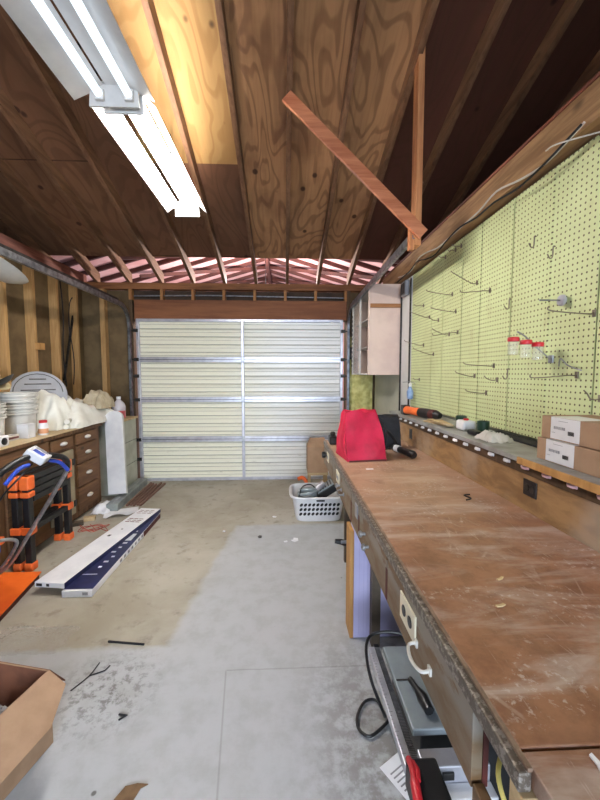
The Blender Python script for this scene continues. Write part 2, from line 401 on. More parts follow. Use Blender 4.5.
# door wall
bm = BM()
box(bm, -4.6, -1.97, YD+.10, YD+.13, 0, 2.52); box(bm, .82, 3.4, YD+.10, YD+.13, 0, 2.52); struct('wall_front', bm, m_fibre)
struct('wall_front_upper', box(BM(), -1.97, .82, YD+.10, YD+.13, 2.13, 2.52), m_dark)
struct('wall_front_top_plate', box(BM(), -2.62, 1.3, YD-.0, YD+.095, 2.52, 2.60), m_plate)
struct('wall_front_header', box(BM(), -1.93, .83, YD-.0, YD+.095, 2.135, 2.385), m_header)
for k in range(8):
    x = -1.98+.40*k
    if x < .85: struct('wall_front_cripple_stud', box(BM(), x-.018, x+.018, YD+.005, YD+.09, 2.386, 2.519), m_crip)
struct('wall_front_jamb', box(BM(), -2.0, -1.955, YD, YD+.09, .001, 2.385), m_jamb)
struct('wall_front_stud', box(BM(), -2.37, -2.31, YD+.005, YD+.09, .001, 2.519), m_stud)
struct('wall_front_jamb', box(BM(), .835, .88, YD, YD+.09, .001, 2.519), m_jamb)
struct('trim_1', tube(BM(), [(-1.95, YD+.05, 2.44), (-1.0, YD+.05, 2.455), (.83, YD+.05, 2.435)], .009), m_steel, 'conduit running through the short studs over the header')
# right wall (behind the pegboard) and panels
struct('wall_right', box(BM(), XR+.03, XR+.11, -3.7, YD-.02, 0, 2.52), m_wallwhite)
struct('wall_right_lining', box(BM(), XR+.005, XR+.028, 3.80, YD-.03, 0, 2.35), m_wallwhite)
struct('wall_right_white_strip', box(BM(), XR-.005, XR+.028, 3.50, 3.79, 0, 2.352), m_enamel)
struct('trim_2', box(BM(), XR-.02, XR-.006, 3.50, 3.515, .95, 2.33), m_darksteel)
struct('trim_3', box(BM(), XR-.02, XR-.006, 3.775, 3.79, .95, 2.33), m_darksteel)
bm = BM(); box(bm, XR-.06, XR+.03, -3.7, 4.35, 2.372, 2.515); struct('wall_right_beam', bm, m_beam)
bm = BM(); box(bm, XR-.066, XR+.06, -3.7, 4.35, 2.516, 2.53); struct('wall_right_beam_cap', bm, m_beamdark)
# back wall with an opening behind the camera
bm = BM(); box(bm, -4.6, -1.05, -3.8, -3.7, 0, 3.2); box(bm, 1.25, 3.4, -3.8, -3.7, 0, 3.2); box(bm, -1.05, 1.25, -3.8, -3.7, 0, .65); box(bm, -1.05, 1.25, -3.8, -3.7, 2.25, 3.2)
struct('wall_back', bm, m_fibre)
# roof
bm = BM(); T = .14
ye = 4.62
slab(bm, [(-4.6, ye, roof_z(ye)+T), (3.4, ye, roof_z(ye)+T), (3.4, .6, roof_z(.6)+T), (-4.6, .6, roof_z(.6)+T)], -.02)
slab(bm, [(-4.6, .6, roof_z(.6)+T), (3.4, .6, roof_z(.6)+T), (3.4, -3.9, roof_z(-3.9)+T), (-4.6, -3.9, roof_z(-3.9)+T)], -.02)
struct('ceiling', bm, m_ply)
for k in range(-11, 9):
    x = .045+.406*k
    bm = BM(); poly = [(.62, roof_z(.62)), (5.0, roof_z(5.0)), (5.0, roof_z(5.0)+.138), (.62, roof_z(.62)+.138)]
    Mx = Matrix(((0, 0, 1, x-.019), (1, 0, 0, 0), (0, 1, 0, 0), (0, 0, 0, 1)))
    prism(bm, poly, .038, Mx); struct('ceiling_rafter', bm, m_rafter)
# lower roof beyond the top plate, seen through the gap
RX, RZ = -.30, 3.62
def gz(x): return RZ-.30*abs(x-RX)
bm = BM()
slab(bm, [(RX, 4.66, gz(RX)), (RX, 9.5, gz(RX)), (-4.6, 9.5, gz(-4.6)), (-4.6, 4.66, gz(-4.6))], .02)
slab(bm, [(RX, 9.5, gz(RX)), (RX, 4.66, gz(RX)), (3.4, 4.66, gz(3.4)), (3.4, 9.5, gz(3.4))], .02)
struct('ceiling_far', bm, m_pink)
struct('wall_far', box(BM(), -4.6, 3.4, 9.5, 9.6, 0, 4.4), m_pink)
for k in range(11):
    y = 4.98+.42*k
    for s, xe in ((-1, -4.55), (1, 3.35)):
        bm = BM(); a = (RX+s*.02, y+.25*0, gz(RX)-.055); b = (xe, y+.0, gz(xe)-.055)
        bar(bm, a, b, .04, .06); struct('ceiling_far_rafter', bm, m_darkrafter)
bm = BM()
for s in (-1, 1):
    for q in range(5):
        y0 = 5.0+.9*q
        bar(bm, (RX+s*.05, y0+1.5, gz(RX)-.13), (RX+s*1.9, y0, gz(RX+s*1.9)-.13), .05, .05)
struct('ceiling_far_brace', bm, m_darkrafter)
struct('ceiling_far_ridge', box(BM(), RX-.03, RX+.03, 4.7, 9.5, RZ-.24, RZ-.02), m_darkrafter)

# ------------------------------------------------------------ garage door
gd = thing('door_1', 'closed cream ribbed sectional garage door with aluminium frames', 'garage door', (-.57, YD+.02, 0), kind='structure')
x0, x1, xm = -1.915, .785, -.545
bounds = [.015, .56, 1.09, 1.615, 2.125]
for i in range(4):
    z0, z1 = bounds[i], bounds[i+1]
    for a, b in ((x0+.03, xm), (xm, x1-.03)):
        bm = BM(); prof = []; nr = 5; h = (z1-z0)/nr
        for r in range(nr):
            zz = z0+r*h
            prof += [(0, zz+.02*h), (0, zz+.50*h), (-.012, zz+.56*h), (-.014, zz+.80*h), (-.002, zz+.90*h)]
        prof += [(0, z1)]
        va = [bm.verts.new((a, YD+.045+d, z)) for d, z in prof]; vb = [bm.verts.new((b, YD+.045+d, z)) for d, z in prof]
        va2 = [bm.verts.new((a, YD+.06, z)) for d, z in prof]; vb2 = [bm.verts.new((b, YD+.06, z)) for d, z in prof]
        for k in range(len(prof)-1):
            bm.faces.new((va[k], vb[k], vb[k+1], va[k+1])); bm.faces.new((va2[k+1], vb2[k+1], vb2[k], va2[k]))
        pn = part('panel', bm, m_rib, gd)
        # dark seams in the corrugation
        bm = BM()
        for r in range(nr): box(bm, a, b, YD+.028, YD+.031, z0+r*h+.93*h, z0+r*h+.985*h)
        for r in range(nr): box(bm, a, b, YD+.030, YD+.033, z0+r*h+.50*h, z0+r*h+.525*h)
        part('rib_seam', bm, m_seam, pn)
for i, z in enumerate(bounds):
    hh = .035 if i in (1, 2, 3) else .018
    part('rail', box(BM(), x0, x1, YD-.008, YD+.03, max(z-hh, .0), z+hh, .003), m_alu, gd)
    if i in (1, 2, 3): part('rail_seam', box(BM(), x0, x1, YD-.0095, YD-.0085, z-.003, z+.003), m_darksteel, gd)
for a, b in ((x0, x0+.035), (x1-.035, x1), (xm-.018, xm+.018)):
    part('stile', box(BM(), a, b, YD-.012, YD+.03, .01, 2.135, .003), m_alu, gd)
for z in (.30, .56, 1.09, 1.40, 1.615, 1.99):
    for x, s in ((x0, -1), (x1, 1)):
        bm = BM(); box(bm, x-.03, x+.03, YD-.03, YD-.012, z-.022, z+.022, .004); tube(bm, [(x-.0, YD-.022, z), (x+s*.05, YD-.022, z)], .009)
        part('roller_hinge', bm, m_darksteel, gd)
for z in (.56, 1.09, 1.615):
    part('hinge', box(BM(), xm-.022, xm+.022, YD-.022, YD-.0125, z-.04, z+.04, .003), m_steel, gd)
# tracks
def track(xc, label, yend, zend, s):
    t = thing('garage_door_track', label, 'door track', (xc, YD-.03, 0), group='garage door tracks')
    pts = [(xc, YD-.035, .0), (xc, YD-.035, 1.0), (xc, YD-.035, 2.02)]
    for k in range(1, 8):
        a = k/7*math.pi/2; pts.append((xc, YD-.035-.26*(1-math.cos(a)), 2.02+.26*math.sin(a)))
    pts.append((xc, yend, zend))
    bm = BM(); N = len(pts); prof = [(-.026, -.014), (.026, -.014), (.026, .014), (.020, .014), (.020, -.008), (-.020, -.008), (-.020, .014), (-.026, .014)]
    rings = []
    for i, p in enumerate(pts):
        p = Vector(p); d = (Vector(pts[min(i+1, N-1)])-Vector(pts[max(i-1, 0)])).normalized()
        nrm = Vector((1, 0, 0)).cross(d).normalized()
        rings.append([bm.verts.new(p+nrm*u+Vector((s*v, 0, 0))) for u, v in prof])
    for A, B in zip(rings, rings[1:]):
        for k in range(8): bm.faces.new((A[k], A[(k+1) % 8], B[(k+1) % 8], B[k]))
    bm.faces.new(rings[0]); bm.faces.new(rings[-1][::-1])
    part('rail', bm, m_track, t)
    ly = YD-.035
    part('angle_iron', box(BM(), xc+s*.017, xc+s*.021, ly-.02, ly+.05, .0, 2.0), m_darksteel, t)
    bm = BM(); bar(bm, (xc+s*.0165, YD-.29, 2.325), (xc+s*.0165, yend, zend+.045), .003, .035); part('top_angle', bm, m_darksteel, t)
    for z in (.5, 1.1, 1.7):
        part('bracket', box(BM(), xc-.012, xc+.012, ly+.027, YD-.002+.0, z-.03, z+.03, .003), m_darksteel, t)
    return t
track(-1.985, 'left grey steel door track curving up from beside the left workbench', 1.9, 2.30, -1)
track(.85, 'right grey steel door track ending at the hanging wooden brace', 2.44, 2.335, 1)
# hanging wooden brace
br = thing('wooden_hanger', 'orange brown wooden hanger, upright with diagonal strut, holding the right track end', 'track hanger', (.87, 2.44, 2.27))
part('upright', box(BM(), .852, .892, 2.435, 2.525, 2.27, roof_z(2.48)+.10, .002), m_brace_v, br)
part('strut', bar(BM(), (.02, 2.422, 3.15), (.90, 2.422, 2.33), .024, .075, (0, 0, 1), .002), m_brace, br)
part('block', box(BM(), .815, .851, 2.44, 2.475, 2.24, 2.42, .002), m_brace_v, br)

# ------------------------------------------------------------ fluorescent fixtures
def fixture(cx, y0, y1, zr, wl_, wr_, tm, mm, label, gap=.036):
    f = thing('fluorescent_fixture', label, 'ceiling light', (cx, (y0+y1)/2, zr), group='ceiling lights')
    part('ballast_box', box(BM(), cx-.045, cx+.045, y0, y1, zr+.085, zr+.135, .004), mm, f)
    for s, ww in ((-1, wl_), (1, wr_)):
        bm = BM(); a = .042
        x2 = cx+s*(a+gap); x3 = cx+s*ww
        slab(bm, [(x2, y0, zr+.085), (x2, y1, zr+.085), (x3, y1, zr+.022), (x3, y0, zr+.022)], .0015)
        part('reflector', bm, mm, f)
        tx = cx+s*.066
        part('tube', tube(BM(), [(tx, y0+.03, zr+.035), (tx, y1-.03, zr+.035)], .018, 12), tm, f, True)
    for y in (y0, y1-.012):
        bm = BM(); prism(bm, [(-wl_*.62, -.01), (wr_*.62, -.01), (wr_*.58, .10), (-wl_*.58, .10)], .012, Matrix(((1, 0, 0, cx), (0, 0, 1, y), (0, 1, 0, zr+.0), (0, 0, 0, 1))))
        part('end_plate', bm, mm, f)
        part('hanger_strap', box(BM(), cx-wl_*.8-.008, cx-wl_*.8+.008, y+.004, y+.007, zr+.135, roof_z(y)+.02), m_darksteel, f)
    for y in (y0+.004, y1-.008): 
        for s in (-1, 1): part('socket', box(BM(), cx+s*.066-.02, cx+s*.066+.02, y+.006 if y < (y0+y1)/2 else y-.022, y+.03 if y < (y0+y1)/2 else y+.0, zr+.01, zr+.06, .004), mm, f)
    return f
fixture(-.742, 1.862, 3.02, 2.665, .158, .142, m_tube, m_enamel, 'glaring lit two tube fluorescent fixture hanging under the rafters')
fixture(-.77, .62, 1.84, 2.67, .19, .175, m_tube_dim, m_enamel_old, 'grey shaded two tube fixture with dim tubes, nearest in the row', .012)

# ------------------------------------------------------------ pegboard
pg = thing('pegboard', 'pale yellow green perforated pegboard along the right wall', 'pegboard', (XR, 1.0, 1.13))
ys = [3.495, 3.02, 2.81, 2.51, 2.27, 1.955, 1.665, 1.40, 1.10, .8, .2, -.6]
for a, b in zip(ys, ys[1:]):
    part('panel', box(BM(), XR, XR+.006, b+.004, a-.004, 1.125, 2.352), m_peg, pg)
for y in (1.665, .8): part('joint_strip', box(BM(), XR-.004, XR-.0002, y-.004, y+.004, 1.13, 2.35), m_peg, pg)
part('batten', box(BM(), XR+.0065, XR+.0285, -.6, 3.49, 1.12, 2.36), m_dark, pg)
# hooks: base y, base z, tip x, tip z
HK = [(2.31, 2.00, 1.04, 2.06), (2.16, 1.92, 1.03, 1.91), (2.65, 2.00, 1.02, 2.02), (2.59, 1.87, 1.03, 1.89), (3.20, 2.02, 1.12, 2.02), (2.78, 2.30, 1.15, 2.30), (2.62, 2.30, 1.15, 2.29), (2.535, 2.30, 1.14, 2.30), (3.06, 1.90, 1.04, 1.94), (2.88, 1.85, 1.12, 1.87), (2.55, 1.72, 1.03, 1.70), (2.68, 1.72, 1.08, 1.75), (3.18, 1.68, 1.04, 1.71), (2.96, 1.59, 1.04, 1.63), (3.26, 1.38, 1.15, 1.38), (2.09, 1.48, 1.03, 1.49), (2.30, 1.42, 1.08, 1.44), (2.16, 1.32, 1.08, 1.33), (2.05, 1.40, 1.13, 1.41), (1.41, 1.67, 1.02, 1.68), (1.48, 1.43, 1.01, 1.42), (1.36, 1.34, 1.14, 1.36)]
def rowname(z): return 'top' if z > 2.2 else 'upper' if z > 1.8 else 'middle' if z > 1.55 else 'lower'
ORD = ['first', 'second', 'third', 'fourth', 'fifth', 'sixth', 'seventh', 'eighth']
m_hook = pm('tarnished_hook_steel', (142, 132, 116), (108, 98, 84), 20, .4, .6)
for i, (y, z, tx, tz) in enumerate(HK):
    rn = rowname(z); od = ORD[sorted([h[0] for h in HK if rowname(h[1]) == rn], reverse=True).index(y)]
    hl = 'straight steel peg hook, %s from the far end in the %s row on the pegboard' % (od, rn)
    bm = BM(); tube(bm, spline([(XR-.003, y, z+.012), (XR-.012, y, z), (XR-.04, y, z), (tx+.015, y, tz), (tx, y, tz+.014)], 4), .0026, 6)
    box(bm, XR-.006, XR-.0005, y-.008, y+.008, z-.012, z+.016, .001)
    single('pegboard_hook', bm, m_hook, hl, 'hook', 'straight pegboard hooks', smooth=True)
for y, z, hl in ((1.95, 1.80, 'small curved peg hook above the farthest red lidded jar'), (1.94, 1.43, 'small curved peg hook below and beyond the red lidded jars'), (1.77, 2.06, 'small curved peg hook high on the board, farther of the top two'), (1.64, 1.97, 'small curved peg hook high on the board, nearer of the top two'), (1.335, 1.70, 'small curved peg hook at the near end beside the long straight hook')):
    bm = BM(); tube(bm, spline([(XR-.003, y, z+.03), (XR-.012, y, z+.03), (XR-.014, y, z-.012), (XR-.03, y-.006, z-.022), (XR-.045, y-.01, z-.005)], 5), .003, 6)
    single('curved_peg_hook', bm, m_hook, hl, 'hook', 'curved pegboard hooks', smooth=True)
t = thing('knob_holder', 'steel peg rod carrying a round silver disc, high on the pegboard', 'hook', (XR, 1.56, 1.75))
part('rod', tube(BM(), [(XR-.002, 1.56, 1.75), (1.09, 1.56, 1.75)], .0035), m_steel, t)
part('disc', lathe(BM(), [(.02, 0), (.024, .004), (.024, .012), (.018, .018)], (XR-.03, 1.56, 1.75), 20, Matrix.Rotation(math.pi/2, 4, 'Y')), m_alu, t, True)
t = thing('jar_hook', 'slanted steel peg hook carrying three small red lidded jars', 'hook', (XR, 1.633, 1.50))
part('rod', tube(BM(), spline([(XR-.002, 1.633, 1.50), (1.15, 1.633, 1.545), (1.085, 1.633, 1.602), (1.045, 1.633, 1.625)], 4), .0035), m_steel, t)
part('base_plate', box(BM(), XR-.006, XR-.0005, 1.618, 1.648, 1.485, 1.52, .001), m_steel, t)
for (x, y, z), lb in zip(((1.043, 1.655, 1.598), (1.082, 1.625, 1.583), (1.130, 1.615, 1.572)), ('farthest out of three red lidded glass jars hanging on the pegboard hook', 'middle one of three red lidded glass jars hanging on the pegboard hook', 'red lidded glass jar nearest the board of the three hanging ones')):
    j = thing('small_jar', lb, 'jar', (x, y, z-.075), group='red lidded jars')
    part('glass_body', lathe(BM(), [(.018, 0), (.022, .003), (.0225, .055), (.019, .062)], (x, y, z-.075), 20), m_glass, j, True)
    part('lid', lathe(BM(), [(.0235, .06), (.0245, .062), (.0245, .076), (.022, .079)], (x, y, z-.075), 20), m_red, j, True)
bm = BM(); tube(bm, spline([(XR-.005, 1.58, 1.47), (1.15, 1.5, 1.50), (1.12, 1.42, 1.47), (1.1, 1.33, 1.45)], 5), .003)
single('bent_wire', bm, m_steel, 'long bent wire running sideways under the three hanging jars', 'wire', smooth=True)
t = thing('spray_bottle', 'small blue and white bottle hanging at the far end of the pegboard', 'bottle', (XR-.05, 3.36, 1.20))
part('body', lathe(BM(), [(.02, 0), (.028, .01), (.03, .07), (.016, .10), (.012, .115)], (XR-.05, 3.36, 1.20), 16), pm('pale_blue', (150, 176, 214), (110, 140, 190), 30, .4), t, True)
part('cap', lathe(BM(), [(.014, .115), (.016, .14), (.008, .15)], (XR-.05, 3.36, 1.20), 16), m_white, t, True)
bm = BM(); tube(bm, [(XR-.003, 3.36, 1.345), (XR-.05, 3.36, 1.36), (XR-.12, 3.36, 1.355)], .003); part('hook', bm, m_steel, t)
# electrical box and cables at the top of the white strip
t = thing('electrical_box', 'small grey electrical box at the top of the white strip beside the cabinet', 'electrical box', (XR-.03, 3.62, 2.18))
part('housing', box(BM(), XR-.045, XR-.0055, 3.57, 3.70, 2.19, 2.33, .004), m_grey, t)
part('cover', box(BM(), XR-.05, XR-.0455, 3.60, 3.69, 2.21, 2.31, .002), m_darksteel, t)
for dz, lb, mt in ((0, 'upper white cable looping along the bottom edge of the beam', m_cable_w), (.03, 'lower dark cable drooping along the top of the pegboard', m_blackfab)):
    pts = []
    for i in range(13):
        y = 3.7-.19*i; pts.append((XR-.075-.006*(i % 2)-dz*.4, y, 2.385-dz-.02*math.sin(i*1.3+dz*50)-.012*(i % 3)))
    single('hanging_cable', tube(BM(), spline(pts, 4), .005, 6), mt, lb, 'cable', smooth=True)
bm = BM(); tube(bm, spline([(XR-.07, 1.62, 2.40), (XR-.12, 1.56, 2.36), (XR-.12, 1.50, 2.35), (XR-.06, 1.38, 2.32), (XR-.01, 1.30, 2.30)], 6), .003)
single('loose_wire', bm, m_cable_w, 'thin pale wire hanging from the beam at the near top of the pegboard', 'wire', smooth=True)

# ------------------------------------------------------------ wall cabinet
cb = thing('wall_cabinet', 'pale pinkish wall cabinet with open glazed front, hung above the far bench end', 'cabinet', (1.04, 4.27, 1.42))
cx0, cx1, cy0, cy1, cz0, cz1 = .885, 1.205, 3.80, 4.72, 1.42, 2.345
part('side_panel', box(BM(), cx0, cx1, cy0, cy0+.018, cz0, cz1, .002), m_cabinet, cb)
part('side_panel', box(BM(), cx0, cx1, cy1-.018, cy1, cz0, cz1, .002), m_cabinet, cb)
part('back_panel', box(BM(), cx1-.01, cx1, cy0+.0185, cy1-.0185, cz0+.0185, cz1-.0185), m_cabwhite, cb)
part('bottom_panel', box(BM(), cx0, cx1, cy0+.0185, cy1-.0185, cz0, cz0+.018), m_cabwhite, cb)
part('top_panel', box(BM(), cx0, cx1, cy0+.0185, cy1-.0185, cz1-.018, cz1), m_cabwhite, cb)
for z in (1.72, 2.02): part('shelf', box(BM(), cx0+.03, cx1-.011, cy0+.019, cy1-.019, z, z+.016), m_cabwhite, cb)
part('front_stile', box(BM(), cx0-.02, cx0-.001, 4.24, 4.29, cz0, cz1, .002), m_cabwhite, cb)
part('front_stile', box(BM(), cx0-.02, cx0-.001, cy1-.05, cy1, cz0, cz1, .002), m_cabwhite, cb)
part('front_stile', box(BM(), cx0-.02, cx0-.001, cy0, cy0+.03, cz0, cz1, .002), m_cabinet, cb)
gp = part('glass_pane', box(BM(), cx0-.012, cx0-.009, 4.29, cy1-.05, cz0+.02, cz1-.02), m_glass, cb)
bm = BM()
for k in range(12): box(bm, cx0-.026, cx0-.0205, cy1-.05, cy1-.01, cz0+.10+.055*k, cz0+.13+.055*k)
part('rack_slots', bm, m_darksteel, cb)
part('wood_strip', box(BM(), cx0-.004, cx1-.002, cy0-.018, cy0-.0005, 2.105, 2.145, .001), m_strip, cb)
# insulation at the corner by the door
bm = BM(); bmesh.ops.create_grid(bm, x_segments=14, y_segments=36, size=.5)
for v in bm.verts:
    u, q = v.co.x+.5, v.co.y+.5; n = noise.noise(Vector((u*5, q*14, 1)))
    v.co = Vector((.885+u*.31, YD+.03-.055*math.sin(math.pi*min(max(u, .02), .98))**.5-.025*n, .02+q*1.9))
bm2 = BM(); box(bm2, .885, 1.195, YD+.035, YD+.09, .02, 1.92)
single('insulation_batt', bm, m_fluff, 'yellow fibreglass insulation batt between studs beside the door', 'insulation', smooth=True); bm2.free()
single('wall_device', box(BM(), .86, .91, YD-.05, YD-.001, 1.62, 1.78, .005), m_darksteel, 'small dark box on the stud right of the garage door', 'switch box')

# ------------------------------------------------------------ right workbench
wb = thing('workbench', 'long workbench with worn reddish brown top and grey brown drawer front', 'workbench', (.64, 1.2, 0))
BY0, BY1 = -.9, 2.95
tp = part('top', box(BM(), .338, .949, .482, BY1, .868, .90, .003), m_top, wb)
part('top', box(BM(), .338, .949, BY0, .478, .868, .90, .003), m_top, wb)
part('metal_edge', box(BM(), .318, .337, .452, BY1, .866, .896, .003), m_trim, wb)
part('edge_strip', box(BM(), .330, .3375, .452, BY1, .8962, .9025, .001), pm('worn_edge_brown', (142, 118, 98), (112, 90, 74), 30, .5), wb)
# apron, in three lengths with narrow dark gaps
segs = [(.58, 1.105, 'a'), (1.118, 1.54, 'b'), (1.55, 1.725, 'c'), (1.735, 2.42, 'd'), (2.43, 2.94, 'e')]
for a, b, _ in segs:
    part('drawer_front', box(BM(), .322, .342, a, b, .72, .864, .002), m_apron, wb)
for y in (1.112, 1.545, 1.73): part('slot', box(BM(), .3205, .3218, y-.009, y+.009, .725, .825), m_maroon, wb)
part('apron_back', box(BM(), .3425, .352, .58, 2.94, .72, .864), m_maroon, wb)
part('under_frame', box(BM(), .36, .945, .5, 2.93, .80, .864), m_leg, wb)
part('end_block', box(BM(), .32, .40, .445, .475, .80, .865, .002), m_lightwood, wb)
part('slot_frame', box(BM(), .322, .342, .45, .575, .70, .735, .002), m_apron, wb)
for y in (1.83, 2.70):
    part('leg', box(BM(), .455, .50, y, y+.045, .001, .80), m_leg, wb)
part('leg', box(BM(), .455, .50, .5, .545, .001, .80), m_leg, wb)
for y in (.52, 1.66, 2.70): part('leg', box(BM(), .90, .945, y, y+.045, .001, .80), m_leg, wb)
# bow handles
for y, mt in ((.80, m_offwhite), (1.985, m_steel)):
    bm = BM(); tube(bm, spline([(.322, y-.042, .785), (.300, y-.04, .782), (.292, y, .778), (.300, y+.04, .782), (.322, y+.042, .785)], 5), .004, 8)
    box(bm, .316, .3215, y-.05, y-.034, .776, .794, .001); box(bm, .316, .3215, y+.034, y+.05, .776, .794, .001)
    part('bow_handle', bm, mt, wb, True)
for y, z, mt in ((1.42, .80, m_steel), (1.36, .775, m_steel), (2.09, .79, m_steel)):
    part('knob', lathe(BM(), [(.006, 0), (.006, .012), (.013, .016), (.013, .024), (.008, .028)], (.3215, y, z), 14, Matrix.Rotation(-math.pi/2, 4, 'Y')), mt, wb, True)
part('knob', lathe(BM(), [(.012, 0), (.014, .01), (.024, .016), (.024, .035), (.018, .04)], (.3215, 2.72, .83), 16, Matrix.Rotation(-math.pi/2, 4, 'Y')), m_black, wb, True)
# inlaid socket plates on the apron
def duplex(p, x, y, z, sx, wy, wz, pm_, sm):
    pl = part('outlet_plate', box(BM(), x-.005 if sx < 0 else x, x if sx < 0 else x+.005, y-wy/2, y+wy/2, z-wz/2, z+wz/2, .0015), pm_, p)
    xf = x-.005 if sx < 0 else x+.005
    for s in (-1, 1):
        a, b = (y+s*wy*.2, z) if wy > wz else (y, z+s*wz*.2)
        part('socket', lathe(BM(), [(.0145, 0), (.0145, .0015), (.013, .002)], (xf, a, b), 16, Matrix.Rotation(-math.pi/2, 4, 'Y')), sm, pl)
    return pl
duplex(wb, .3215, .905, .81, -1, .115, .072, m_ivory, m_black)
duplex(wb, .3215, 2.16, .82, -1, .11, .07, m_ivory, m_grey)
duplex(wb, .3215, 2.66, .825, -1, .10, .065, m_ivory, m_grey)
part('switch_plate', box(BM(), .3165, .3215, 1.565, 1.615, .80, .86, .001), m_grey, wb)
# wire in the apron opening
single('yellow_cable', tube(BM(), spline([(.37, .56, .83), (.345, .54, .79), (.345, .50, .76), (.36, .47, .74), (.38, .46, .74)], 6), .004), m_yellow, 'pale yellow cable looping inside the opening at the near bench corner', 'cable', smooth=True)
# riser and narrow shelf
part('riser', box(BM(), .95, .965, BY0, 3.17, .79, 1.085, .001), m_riser, wb)
part('riser_shelf', box(BM(), .930, XR-.008, 1.36, 3.22, 1.087, 1.108, .002), m_shelfgrey, wb)
part('riser_shelf', box(BM(), .925, XR-.008, BY0, 1.358, 1.087, 1.11, .002), m_shelfgrey, wb)
part('shelf_lip', box(BM(), .915, .9245, BY0, 1.40, 1.085, 1.112, .002), m_chip, wb)
part('clip_shade_strip', box(BM(), .943, .9495, BY0, 3.16, 1.045, 1.086, .001), m_jamb, wb)  # dark strip standing in for the shade under the shelf lip and clips
duplex(wb, .9495, 1.36, .995, -1, .075, .062, m_black, m_darksteel)
duplex(wb, .9495, 2.71, .985, -1, .05, .075, m_black, m_darksteel)
for k in range(22):
    y = 3.04-.1185*k
    bm = BM(); tube(bm, [(.939, y-.018, 1.074), (.933, y-.008, 1.071), (.933, y+.008, 1.071), (.939, y+.018, 1.074)], .006, 8)
    box(bm, .936, .9425, y-.019, y+.019, 1.066, 1.080, .002)
    part('clip', bm, m_white if k < 14 else pm('pinkish_clip', (226, 190, 196), (210, 170, 178), 20, .5), wb, True, label='small white clip under the shelf edge')

# ------------------------------------------------------------ things on the bench
bg = thing('tote_bag', 'bright red fabric shopping bag standing on the far end of the bench', 'bag', (.49, 2.345, .90))
def bagshape(c, w, d, h, topw, seed, lean=0, nx=10, nz=12):
    bm = BM(); rings = []
    for k in range(nz+1):
        t = k/nz; ww = w*(1-t)+topw*t; dd = d*(1-t)+d*.28*t; ring = []
        for i in range(4*nx):
            s = i//nx; u = (i % nx)/nx*2-1
            x, y = ((u, -1), (1, u), (-u, 1), (-1, -u))[s]
            rr = .04; nn = noise.noise(Vector((x*1.6+seed, y*1.6, t*3+seed)))*.014
            bulge = 1+.05*math.sin(math.pi*t)
            P_ = Vector((x*ww/2*bulge+lean*t, y*dd/2*bulge, t*h+ (.012*math.sin(u*4+seed) if k == nz else 0)))
            P_ += Vector((x, y, 0)).normalized()*nn*(1 if 0 < k else 0)
            ring.append(bm.verts.new(P_+Vector(c)))
        rings.append(ring)
    n = 4*nx
    for A, B in zip(rings, rings[1:]):
        for i in range(n): bm.faces.new((A[i], A[(i+1) % n], B[(i+1) % n], B[i]))
    bm.faces.new(rings[0][::-1]); bm.faces.new(rings[-1]); return bm
bm = bagshape((0, 0, .002), .25, .27, .295, .205, 3, -.01)
o = part('body', bm, m_bag, bg, True, world=False)
bm = BM()
box(bm, -.118, .118, -.142, -.138, .0, .010)
part('base_seam', bm, m_maroon, bg, world=False)
bm = BM(); tube(bm, spline([(.09, -.09, .27), (.115, -.11, .22), (.135, -.10, .14), (.14, -.06, .07), (.135, -.02, .02)], 6), .009, 6)
part('strap', bm, m_blackfab, bg, True, world=False)
bm = BM(); tube(bm, spline([(-.12, -.08, .20), (-.14, -.10, .12), (-.14, -.13, .05), (-.12, -.145, .02)], 6), .005, 6); part('cord', bm, m_bag, bg, True, world=False)
bg.rotation_euler = (0, 0, math.radians(8))
bb = thing('shoulder_bag', 'black soft bag standing just behind the red bag', 'bag', (.71, 2.62, .90))
part('body', bagshape((0, 0, .002), .24, .14, .23, .22, 9), m_blackfab, bb, True, world=False)
part('strap', tube(BM(), spline([(-.08, -.07, .2), (.02, -.09, .13), (.08, -.08, .05)], 6), .008), m_black, bb, True, world=False)
t = thing('corded_tool', 'black handheld tool with white label lying on the bench by the riser', 'power tool', (.79, 2.35, .90))
part('body', tube(BM(), [(.745, 2.50, .93), (.755, 2.46, .932), (.79, 2.34, .93), (.81, 2.27, .928), (.815, 2.25, .925)], [.016, .022, .022, .026, .018], 14), m_black, t, True)
part('label', tube(BM(), [(.757, 2.452, .932), (.770, 2.408, .932)], .0232, 14), m_white, t, True)
part('cord', tube(BM(), spline([(.745, 2.50, .93), (.71, 2.52, .912), (.66, 2.50, .908), (.62, 2.56, .908), (.66, 2.62, .908)], 6), .005), m_black, t, True)
t = thing('tape_dispenser', 'small black object on the bench edge left of the red bag', 'tool', (.36, 2.80, .90))
part('body', box(BM(), .34, .40, 2.72, 2.84, .903, .965, .012), m_black, t)
part('knob', lathe(BM(), [(.018, 0), (.02, .02), (.012, .03)], (.37, 2.78, .965), 14), m_darksteel, t, True)
single('paper_scrap', box(BM(), .46, .50, 2.02, 2.035, .9005, .903), m_paper, 'tiny white paper scrap on the bench in front of the red bag', 'paper scrap')
single('small_clip', tube(BM(), spline([(.77, 1.50, .904), (.80, 1.52, .904), (.79, 1.56, .904), (.82, 1.57, .904)], 4), .003), m_black, 'small dark wire clip lying on the bench near the riser', 'clip')
for k, (a, b) in enumerate((((.40, .455), (.402, .435)), ((.45, .625), (.462, .630)), ((.56, .76), (.572, .764)), ((.395, .45), (.40, .47)))):
    pass
